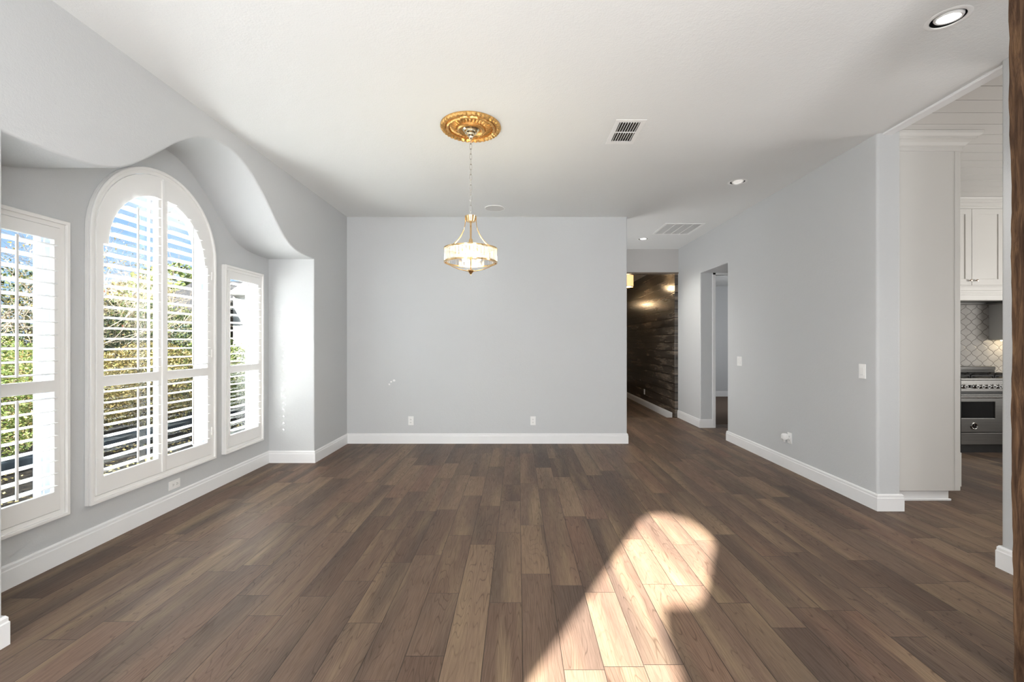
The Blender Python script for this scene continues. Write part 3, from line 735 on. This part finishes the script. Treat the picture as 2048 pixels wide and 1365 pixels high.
MB().lathe([(.001, -.052), (.012, -.052), (.014, -.028), (.001, -.026)], (XR-.047, 4.69, .345), 16).build('oil_bottle', 'grille_back', pt)
MB().box(XR-.085, XR-.078, 4.672, 4.698, .318, .330).build('button', 'grille_back', pt)
def switch(o, gangs, label, rocker):
    t = thing('light_switch', o, label, 'light switch'); F = Frame(o, (0, -1, 0), (-1, 0, 0))
    hw_ = .0365+.0235*(gangs-1)
    F.box(MB(), -hw_, hw_, -.0605, .0605, 0, .006).build('cover_plate', 'plastic_white', t, bevel=.002)
    for g_ in range(gangs):
        cu = (g_-(gangs-1)/2)*.046
        if rocker == 'dimmer':
            F.box(MB(), cu-.0165, cu+.0165, -.033, .033, .005, .009).build('paddle', 'plastic_white', t, bevel=.0015)
            F.box(MB(), cu-.013, cu+.013, -.031, -.029, .0088, .0105).build('dimmer_bar', 'grille_back', t)
        else:
            mb_ = MB(); sgn = 1 if g_ == 0 else -1
            mb_.add([F.o+F.u*(cu+a*.0165)+F.v*(b*.033)+F.n*c_ for a in (-1, 1) for b, c_ in ((-1, .005), (1, .005), (1, .0085+sgn*.003), (-1, .0085-sgn*.003))],
                    [(0, 1, 2, 3), (7, 6, 5, 4), (0, 4, 5, 1), (1, 5, 6, 2), (2, 6, 7, 3), (3, 7, 4, 0)])
            mb_.build('rocker', 'plastic_white', t, smooth=0)
switch((XR, 5.725, 1.106), 2, 'white two-gang light switch by the edge of the passage opening', 'rocker')
switch((XR, 3.683, 1.109), 1, 'white single dimmer switch near the kitchen end of the right wall', 'dimmer')
for (px, py, r_, lb) in ((788.3, 761.6, .0155, 'largest and highest of three white discs standing for sun specks on the back wall'),
                         (782.2, 764.2, .0115, 'middle one of three white discs standing for sun specks on the back wall'),
                         (778.6, 769.4, .0115, 'lowest and leftmost of three white discs standing for sun specks on the back wall')):
    c_ = bw(px, py); q = random.random()*6  # white discs painted in place of sun specks from the shutters
    tag(MB().lathe([(.001, .003), (r_*.7, .0025), (r_, 0), (.001, 0)], c_, 20, Matrix.Rotation(PI/2, 3, 'X'), lambda rr_, z_, a_, j: (rr_*(1+.10*math.sin(2*a_+q)), z_)).build('sun_speck', 'sun_speck_white'), lb, 'sun speck', 'painted sun specks on the back wall')

# ------------------------------------------------------------------ timber post
pm = MB(); pts = []
px0, px1, py0, py1 = 1.912, 2.132, 1.48, 1.70
random.seed(3)
NZ = 90; per = []
for (ax, ay, bx2, by2) in ((px0, py0, px1, py0), (px1, py0, px1, py1), (px1, py1, px0, py1), (px0, py1, px0, py0)):
    for i in range(10): per.append((ax+(bx2-ax)*i/10, ay+(by2-ay)*i/10))
from mathutils import noise as mnoise
vs_ = []
for k in range(NZ+1):
    z_ = H*k/NZ
    for (x_, y_) in per:
        cx_, cy_ = (px0+px1)/2, (py0+py1)/2; d = Vector((x_-cx_, y_-cy_, 0)); corner = max(0, d.length-.135)
        nn = mnoise.noise(Vector((x_*9, y_*9, z_*3.0)))*.004+mnoise.noise(Vector((x_*40, y_*40, z_*14)))*.003
        lean = .020*(z_/H)
        q = d*(1-corner*.5)+d.normalized()*nn
        vs_.append((cx_+q.x-lean, cy_+q.y, z_))
n_ = len(per)
pm.add(vs_, [(k*n_+i, k*n_+(i+1) % n_, (k+1)*n_+(i+1) % n_, (k+1)*n_+i) for k in range(NZ) for i in range(n_)]+[list(range(n_))[::-1], [NZ*n_+i for i in range(n_)]])
tag(pm.build('timber_post', 'rough_timber', smooth=30), 'rough-sawn brown timber post at the right edge of the photo', 'post')

# ------------------------------------------------------------------ kitchen
def crown(mb, x0, x1, yf, yb, z0, z1, out):
    for i, (f0, f1, o_) in enumerate(((0, .22, .16), (.22, .36, .30), (.36, .72, .62), (.72, 1, 1.0))):
        mb.box(x0, x1+out*o_, yf-out*o_, yb, z0+(z1-z0)*f0, z0+(z1-z0)*f1)
    return mb
tcb = thing('tall_oven_cabinet', (3.42, 4.3, 0), 'tall white cabinet standing against the kitchen side of the right wall', 'cabinet')
TX0, TX1, TY0, TY1 = 3.076, 3.755, 3.74, 4.75
MB().box(TX0, TX1, TY0, TY1, .088, 2.99).build('body', 'cabinet_white', tcb, bevel=.002)
MB().box(TX1-.045, TX1+.003, TY0-.003, TY0+.02, .09, 2.985).build('face_frame', 'cabinet_white', tcb, bevel=.002)
MB().box(TX0, TX1-.075, TY0+.02, TY1, 0, .088).box(TX0, TX1-.065, TY0+.006, TY0+.021, 0, .018).build('toe_kick', 'trim_white', tcb, bevel=.003)
CROWN = [(0, 0), (.012, 0), (.012, .026), (.022, .030), (.022, .040), (.030, .048), (.040, .060), (.058, .072), (.074, .078), (.074, .092), (.084, .096), (.100, .112), (.104, .132), (0, .132)]
def sweep(path, side, z0, prof):
    pts = [Vector(p_) for p_ in path]; n = len(pts); vs_ = []; k = len(prof); mb = MB()
    for i, p_ in enumerate(pts):
        ds = ([(pts[i]-pts[i-1]).normalized()] if i else []) + ([(pts[i+1]-pts[i]).normalized()] if i < n-1 else [])
        ns = [Vector((-d.y, d.x))*side for d in ds]; mm = sum(ns, Vector((0, 0))).normalized(); q = 1/max(.3, mm.dot(ns[0]))
        vs_ += [(p_.x+mm.x*d*q, p_.y+mm.y*d*q, z0+z_) for d, z_ in prof]
    return mb.add(vs_, [(i*k+j, i*k+(j+1) % k, (i+1)*k+(j+1) % k, (i+1)*k+j) for i in range(n-1) for j in range(k)]+[list(range(k)), [(n-1)*k+j for j in range(k)]])
sweep([(TX0, TY0), (TX1, TY0), (TX1, TY1)], -1, 2.976, CROWN).build('crown_moulding', 'cabinet_white', tcb, smooth=0)
MB().box(TX1+.001, TX1+.026, TY0+.01, TY1-.01, .12, .41).build('drawer', 'cabinet_white', tcb, bevel=.003)
wo_ = thing('wall_oven', (TX1+.01, 4.25, .43), 'thin steel edge of the oven built into the tall white cabinet', 'oven')
MB().box(TX1+.001, TX1+.014, TY0+.02, TY1-.02, .43, 1.70).build('body', 'black_metal', wo_)
MB().box(TX1+.001, TX1+.022, TY0+.012, TY1-.012, 1.16, 1.68).build('upper_door', 'stainless', wo_, bevel=.003)
MB().box(TX1+.001, TX1+.022, TY0+.012, TY1-.012, 1.06, 1.14).build('control_strip', 'stainless', wo_, bevel=.003)
MB().box(TX1+.013, TX1+.026, TY0+.012, TY1-.012, .47, 1.04).build('lower_door', 'black_metal', wo_, bevel=.003)

# range
RX0, RX1, RY = 5.22, 6.43, 5.34
rg_ = thing('kitchen_range', ((RX0+RX1)/2, 5.65, 0), 'stainless steel range with a row of knobs below black grates', 'range')
MB().box(RX0, RX1, RY+.02, 5.98, .105, .905).build('body', 'stainless', rg_, bevel=.003)
MB().box(RX0+.02, RX1-.02, RY+.06, 5.96, 0, .105).build('toe_kick', 'black_metal', rg_)
MB().box(RX0, RX1, RY-.02, 5.97, .895, .917).build('cooktop', 'stainless', rg_, bevel=.004)
MB().box(RX0, RX1, RY-.012, RY+.03, .755, .893).build('control_panel', 'stainless', rg_, bevel=.004)
MB().box(RX0+.004, RX1-.004, RY+.002, RY+.03, .725, .758).build('vent_gap', 'black_metal', rg_)
kx = 5.395
knobs = [5.395] + [5.535+.0683*i for i in range(13)]
def px_x(px): return (px-1036)/880*RY
for i, xk in enumerate([px_x(q) for q in (1925.5, 1948.3, 1959.2, 1970.6, 1981.8, 1993.2, 2004.5)] + [px_x(2004.5)+.0685*j for j in range(1, 6)]):
    kb = MB().lathe([(.001, -.036), (.020, -.036), (.022, -.034), (.024, -.008), (.028, -.004), (.028, 0), (.001, 0)], (xk, RY-.012, .818), 24, Matrix.Rotation(-PI/2, 3, 'X')).build('knob', 'chrome', rg_)
    MB().lathe([(.001, -.0372), (.013, -.0372), (.013, -.030), (.001, -.030)], (xk, RY-.012, .818), 20, Matrix.Rotation(-PI/2, 3, 'X')).build('knob_cap', 'black_metal', kb)
MB().lathe([(.001, -.022), (.016, -.022), (.018, 0), (.001, 0)], (px_x(1937.5), RY-.012, .818), 20, Matrix.Rotation(-PI/2, 3, 'X')).build('igniter_knob', 'black_metal', rg_)
def oven_door(x0, x1, wx0, wx1):
    d = MB().plate(rect(x0, x1, .262, .722), [rect(wx0, wx1, .432, .632)], XZ, RY-.018, RY+.02).build('oven_door', 'stainless', rg_, smooth=0, bevel=.004)
    MB().box(wx0-.01, wx1+.01, RY-.006, RY+.012, .422, .642).build('window', 'oven_glass', d)
    MB().tube([(x0+.02, RY-.058, .695), (x1-.02, RY-.058, .695)], .014, 12).box(x0+.03, x0+.05, RY-.058, RY-.016, .685, .705).box(x1-.05, x1-.03, RY-.058, RY-.016, .685, .705).build('handle', 'stainless', d)
    return d
DX = px_x(2005.5)
d1 = oven_door(RX0+.004, DX-.003, RX0+.11, px_x(1987))
d2 = oven_door(DX+.003, RX1-.004, DX+.1, RX1-.1)
gx = px_x(1945)
Rk = Matrix.Rotation(-PI/2, 3, 'X')
MB().lathe([(.030, 0), (.042, 0), (.042, -.008), (.036, -.012), (.030, -.008)], (gx, RY-.018, .340), 32, Rk, closed=True).build('dial_bezel', 'chrome', d1)
MB().lathe([(.001, -.004), (.031, -.004), (.031, 0), (.001, 0)], (gx, RY-.018, .340), 28, Rk).build('dial_face', 'oven_glass', d1)
MB().box(gx-.002, gx+.002, RY-.0245, RY-.022, .335, .362).build('dial_needle', 'chrome', d1)
MB().box(RX0+.004, RX1-.004, RY-.014, RY+.02, .112, .255).build('drawer', 'stainless', rg_, bevel=.004)
MB().box(RX0, px_x(1985)*5.93/RY*1.0, 5.90, 5.978, .917, 1.03).box(RX0, px_x(1985)*5.90/RY, 5.86, 5.90, .985, 1.03).build('backguard', 'stainless', rg_, bevel=.004)
for i in range(4):
    x0 = RX0+.03+i*.292; gm = MB()
    for q in (0, .27): gm.box(x0+q, x0+q+.014, RY+.04, 5.86, .935, .952)
    for q in (RY+.04, RY+.29, 5.846): gm.box(x0, x0+.284, q, q+.014, .935, .952)
    for yc in (RY+.17, RY+.42):
        gm.box(x0+.06, x0+.224, yc-.006, yc+.006, .940, .954); gm.box(x0+.136, x0+.148, yc-.09, yc+.09, .940, .954)
    for q in (x0+.002, x0+.27):
        for r2 in (RY+.042, 5.848): gm.box(q, q+.012, r2, r2+.012, .915, .936)
    g_ = gm.build('grate', 'cast_iron', rg_, smooth=0, bevel=.002)
    for yc in (RY+.17, RY+.42): MB().lathe([(.001, .932), (.028, .932), (.034, .925), (.045, .918), (.001, .916)], (x0+.142, yc, 0), 24).build('burner', 'cast_iron', rg_)

# hood cabinet over the range
HY = 5.40
hd = thing('hood_cabinet', ((RX0+RX1)/2, 5.7, 1.85), 'white two-door cabinet with stacked mouldings above the kitchen range', 'cabinet')
MB().box(RX0-.12, RX1, HY, 6.015, 1.90, 3.0).build('body', 'cabinet_white', hd, bevel=.002)
def hx(px): return (px-1036)/880*HY
dsp = hx(1940)
def door(x0, x1, z0, z1, yf, par, knx):
    d = MB().plate(rect(x0, x1, z0, z1), [rect(x0+.075, x1-.075, z0+.075, z1-.065)], XZ, yf-.022, yf-.001).build('door', 'cabinet_white', par, smooth=0, bevel=.002)
    MB().box(x0+.07, x1-.07, yf-.012, yf-.002, z0+.07, z1-.06).build('door_panel', 'cabinet_white', d)
    if knx:
        MB().lathe([(.001, -.032), (.010, -.031), (.014, -.024), (.009, -.014), (.006, -.012), (.006, 0), (.001, 0)], (knx, yf-.022, z0+.055), 16, Rk).build('knob', 'knob_bronze', d)
    return d
door(dsp+.003, dsp+.40, 2.052, 2.985, HY, hd, dsp+.045)
door(dsp-.46, dsp-.003, 2.052, 2.985, HY, hd, dsp-.03)
sweep([(RX0-.12, HY-.003), (RX1-.001, HY-.003)], -1, 2.99, [(d*.9, z_*.89) for d, z_ in CROWN]).build('crown_moulding', 'cabinet_white', hd, smooth=0)
MB().box(RX0-.12, RX1, HY-.055, HY+.1, 1.865, 1.93).box(RX0-.12, RX1, HY-.04, HY+.1, 1.93, 1.955).box(RX0-.12, RX1, HY-.028, HY+.1, 1.955, 1.985).box(RX0-.12, RX1, HY-.01, HY+.1, 1.985, 2.035).build('lower_moulding', 'cabinet_white', hd, smooth=0, bevel=.003)
MB().plate(rect(RX0-.10, RX1-.004, HY-.03, 6.0), [rect(RX0+.15, RX1-.2, HY+.1, 5.85)], XY, 1.862, 1.90).build('hood_insert', 'stainless', hd, smooth=0)
MB().box(RX0+.14, RX1-.19, HY+.09, 5.86, 1.88, 1.899).build('hood_filter', 'black_metal', hd)
# neighbour upper cabinet and its under-cabinet strip
ub = thing('upper_cabinet', (6.9, 5.85, 1.38), 'white hanging cabinet right of the range tiles with a warm light below', 'cabinet')
MB().box(6.434, 7.5, 5.68, 6.015, 1.385, 3.0).build('body', 'cabinet_white', ub, bevel=.002)
door(6.45, 6.95, 1.40, 2.985, 5.68, ub, 6.91); door(6.956, 7.48, 1.40, 2.985, 5.68, ub, 7.0)
MB().box(6.50, 7.45, 5.88, 5.93, 1.368, 1.385).build('light_strip', 'strip_warm', ub)
lamp('under_cabinet_glow', 'AREA', (6.9, 5.9, 1.36), .35, (1.0, .80, .52), (0, .2, -1), shape='RECTANGLE', size=.9, size_y=.05)
# base cabinet beside the range
bc = thing('base_cabinet', (6.97, 5.7, 0), 'white base cabinet with stone top right of the range', 'cabinet')
MB().box(6.435, 7.5, 5.42, 6.015, .1, .87).build('body', 'cabinet_white', bc)
MB().box(6.435, 7.5, 5.39, 6.015, .872, .91).build('worktop', 'grille_back', bc)
MB().box(6.45, 7.48, 5.48, 6.0, 0, .1).build('toe_kick', 'black_metal', bc)
struct(MB().box(3.4, 7.9, 6.012, 6.019, .80, 1.95).build('backsplash_tiles', 'lantern_tile'))

# ------------------------------------------------------------------ hall lamps
def hall_lamp(x_, y_, zc, label):
    t = thing('pendant_lamp', (x_, y_, 2.85), label, 'lamp'); r_ = .115
    MB().lathe([(.001, 2.85), (.06, 2.85), (.055, 2.83), (.001, 2.828)], (x_, y_, 0), 24).build('canopy', 'gold_polished', t)
    MB().tube([(x_, y_, 2.83), (x_, y_, zc+.10)], .006, 8).build('rod', 'gold_polished', t)
    sh = MB().lathe([(r_, zc-.13), (r_, zc+.11), (r_-.006, zc+.11), (r_-.006, zc-.13)], (x_, y_, 0), 16, closed=True).build('shade', 'shade_warm', t, smooth=0)
    for z_ in (zc-.135, zc+.112): MB().lathe([(r_-.009, z_-.006), (r_+.004, z_-.006), (r_+.004, z_+.006), (r_-.009, z_+.006)], (x_, y_, 0), 32, closed=True).build('rim', 'gold_polished', t)
    MB().tube([(x_-r_+.004, y_, zc+.11), (x_+r_-.004, y_, zc+.11)], .004, 6).tube([(x_, y_-r_+.004, zc+.11), (x_, y_+r_-.004, zc+.11)], .004, 6).build('spider', 'gold_polished', t)
    MB().lathe([(.001, zc+.07), (.02, zc+.04), (.026, zc), (.018, zc-.03), (.001, zc-.04)], (x_, y_, 0), 16).build('bulb', 'bulb_warm', t)
    lamp('hall_lamp_glow', 'POINT', (x_, y_, zc-.16), 3.0, (1.0, .72, .42), shadow_soft_size=.06)
hall_lamp(1.84, 13.2, 2.66, 'amber drum pendant deep in the hall, only its gleam on the dark planks showing')
hall_lamp(2.375, 9.5, 2.69, 'glowing amber drum pendant in the dark hall, half hidden by the back wall')

# ------------------------------------------------------------------ garden outside the windows
GZ = -.28
struct(MB().box(-45, -3.0, -14, 60, GZ-.1, GZ).build('ground', 'mulch'))
struct(MB().box(-4.3, -2.94, -10, 16, GZ-.05, GZ+.02).build('path', 'bounce_pale', bevel=.01))  # unseen pale strip added to bounce sun up into the alcove
kb = MB().box(-6.55, -6.35, -2, 16, GZ, GZ+.14)
tag(kb.build('garden_kerb', 'kerb_slate', bevel=.02), 'dark slate kerb running along the planting bed outside the windows', 'kerb')
def leaves(mb, n, fn, size, rnd):
    for _ in range(n):
        p_ = fn(rnd); s_ = size*(.6+.8*rnd.random())
        d = Vector((rnd.gauss(0, 1), rnd.gauss(0, 1), rnd.gauss(0, .7)+.2)).normalized(); q = d.cross(Vector((rnd.gauss(0, 1), rnd.gauss(0, 1), rnd.gauss(0, 1)))).normalized(); nn = d.cross(q)
        b_ = len(mb.v)
        mb.v += [p_, p_+d*s_*.5+q*s_*.27+nn*s_*.06, p_+d*s_, p_+d*s_*.5-q*s_*.27+nn*s_*.06]
        mb.f += [[b_, b_+1, b_+2, b_+3]]
def ell(c_, r_):
    def f(rnd):
        while True:
            v_ = Vector((rnd.uniform(-1, 1), rnd.uniform(-1, 1), rnd.uniform(-1, 1)))
            if .25 < v_.length < 1: break
        v_ *= (.72+.28*v_.length)/max(v_.length, .5)*min(1, v_.length*1.15)
        return Vector((c_[0]+v_.x*r_[0], c_[1]+v_.y*r_[1], max(GZ+.03, c_[2]+v_.z*r_[2])))
    return f
def branches(mb, base, height, spread, n, rnd, r0=.018, depth=3):
    def grow(p_, d, ln, r_, lev):
        pts = [p_]; q = p_.copy(); dd = d.copy()
        for i in range(5):
            dd = (dd+Vector((rnd.gauss(0, .16), rnd.gauss(0, .16), rnd.gauss(0, .10)+.03))).normalized(); q = q+dd*ln/5; pts.append(q.copy())
        mb.tube(pts, [r_*(1-.13*i) for i in range(6)], 4 if lev > 0 else 6)
        if lev < depth:
            for _ in range(4 if lev == 0 else 3):
                k = rnd.randint(2, 5); nd = (dd+Vector((rnd.gauss(0, .65), rnd.gauss(0, .65), rnd.gauss(0, .45)))).normalized()
                grow(pts[k], nd, ln*.62, r_*.5, lev+1)
    for _ in range(n):
        a_ = rnd.random()*2*PI
        grow(Vector(base)+Vector((rnd.gauss(0, spread*.25), rnd.gauss(0, spread*.25), 0)), Vector((math.cos(a_)*spread*.45, math.sin(a_)*spread*.45, 1)).normalized(), height*.5, r0, 0)
def shrub(name, label, x_, y_, r_, h_, mat, n, size, seed, cat='shrub', group='shrubs outside the windows'):
    rnd = random.Random(seed); t = thing(name, (x_, y_, GZ), label, cat, group)
    mb = MB(); leaves(mb, n, ell((x_, y_, GZ+h_*.52), (r_, r_*1.05, h_*.5)), size, rnd); mb.build('foliage', mat, t, smooth=0, merge=False)
    bm_ = MB(); branches(bm_, (x_, y_, GZ), h_*1.0, .55, 5, rnd, .014, 2); bm_.build('branches', 'bark', t, merge=False)
def twig_tree(label, x_, y_, h_, seed, n=5, leafn=500, mat='leaf_gold', tw='twig', spread=.9, lsize=.05):
    rnd = random.Random(seed); t = thing('bare_shrub', (x_, y_, GZ), label, 'tree', 'twiggy trees outside the windows')
    bm_ = MB(); branches(bm_, (x_, y_, GZ), h_, spread, n, rnd, .02, 4); bm_.build('branches', tw, t, merge=False)
    mb = MB(); leaves(mb, leafn, ell((x_, y_, GZ+h_*.62), (h_*.38, h_*.38, h_*.36)), lsize, rnd); mb.build('foliage', mat, t, smooth=0, merge=False)
# near hedge seen through all three windows
for i, (x_, y_, r_, h_, mt, lb) in enumerate([
    (-7.0, 5.6, .85, 1.75, 'leaf_green', 'green shrub seen low through the left edge shutter'),
    (-7.3, 7.0, .95, 1.55, 'leaf_gold', 'golden leaved shrub seen low through the left panel of the arched shutter'),
    (-7.1, 8.5, .95, 1.60, 'leaf_gold', 'yellowing shrub seen low through the centre of the arched shutter'),
    (-7.0, 10.0, 1.0, 1.62, 'leaf_green', 'bright green shrub seen low through the right panel of the arched shutter'),
    (-6.9, 11.4, .9, 1.60, 'leaf_green', 'small leaved green shrub seen low through the narrow right shutter')]):
    shrub('garden_shrub', lb, x_, y_, r_, h_, mt, 11000, .048, 11+i)
shrub('garden_shrub', 'dark evergreen bush behind the twigs at the left edge shutter', -9.6, 8.6, 1.5, 3.0, 'leaf_dark', 14000, .07, 31)
shrub('garden_shrub', 'dark evergreen bush behind the twigs at the arched shutter', -10.2, 11.6, 1.6, 2.7, 'leaf_dark', 14000, .07, 32)
shrub('garden_shrub', 'dark leafy bush half hiding the pale house wall', -9.2, 12.9, .8, 2.2, 'leaf_green', 7000, .06, 33)
shrub('garden_shrub', 'large dark hedge bush straight behind the middle post of the arched shutter', -11.8, 14.2, 1.5, 3.0, 'leaf_green', 12000, .07, 34)
twig_tree('tangle of pale bare twigs high behind the left edge shutter', -8.4, 7.2, 3.9, 41, 10, 900)
twig_tree('tangle of bare twigs with golden leaves behind the arched shutter, left panel', -8.9, 9.2, 4.0, 42, 11, 1300)
twig_tree('bare twigs with red leaf tips against the sky behind the arched shutter', -8.2, 8.6, 4.4, 43, 3, 60, 'leaf_red', 'bark', .6)
twig_tree('tall thin bare tree against the blue sky behind the arched shutter', -11.0, 12.4, 7.6, 44, 4, 40, 'leaf_gold', 'bark', .8)
shrub('garden_tree', 'distant rounded green tree on the skyline behind the arched shutter', -24.0, 31.0, 3.2, 7.0, 'leaf_green', 3000, .4, 51, 'tree', 'distant trees')
shrub('garden_tree', 'distant golden treetops behind the roof of the pale house', -31.5, 37.5, 4.5, 6.6, 'leaf_gold', 3000, .4, 52, 'tree', 'distant trees')
# house across the garden and a white garage beside it
hs = thing('house', (-14.0, 20.5, GZ), 'brown-grey house with a low dark roof seen far through the arched shutter', 'house')
MB().box(-15.2, -12.7, 18.5, 24, GZ, 2.6).build('wall', 'house_wall', hs)
MB().prism([(18.0, 2.6), (24.5, 2.6), (21.2, 4.3)], lambda u, v, w_: Vector((w_, u, v)), -15.6, -12.4).build('roof', 'house_roof', hs)
wf = MB().box(-14.6, -13.5, 18.42, 18.52, .8, 2.2).build('window', 'house_trim', hs)
MB().box(-14.5, -13.6, 18.40, 18.43, .9, 2.1).build('pane', 'house_glass', wf)
MB().box(-13.2, -12.95, 18.25, 18.5, GZ, 2.6).build('porch_post', 'house_trim', hs)
ga = thing('garage', (-10.5, 20.5, GZ), 'sunlit white garage seen through the narrow right shutter', 'garage')
MB().box(-12.3, -8.0, 19.0, 24, GZ, 3.4).build('wall', 'house_siding', ga)
MB().prism([(18.6, 3.4), (24.4, 3.4), (21.5, 5.0)], lambda u, v, w_: Vector((w_, u, v)), -12.35, -7.6).build('roof', 'house_siding', ga)
# fallen leaves on the mulch close to the windows
rnd = random.Random(5); lb_ = MB()
for _ in range(2600):
    x_ = rnd.uniform(-6.3, -4.9); y_ = rnd.uniform(2.2, 9.0); s_ = rnd.uniform(.02, .05); a_ = rnd.random()*2*PI
    if mnoise.noise(Vector((x_*1.3, y_*1.3, 0))) < -.05: continue
    d = Vector((math.cos(a_), math.sin(a_), rnd.gauss(0, .25))); q = Vector((-d.y, d.x, rnd.gauss(0, .3))); p_ = Vector((x_, y_, GZ+.022)); b_ = len(lb_.v)
    lb_.v += [p_, p_+d*s_*.5+q*s_*.3, p_+d*s_, p_+d*s_*.5-q*s_*.3]; lb_.f += [[b_, b_+1, b_+2, b_+3]]
tag(lb_.build('fallen_leaves', 'leaf_gold', smooth=0, merge=False), 'tan fallen leaves scattered on the dark soil below the windows', 'leaves', None, 'stuff')
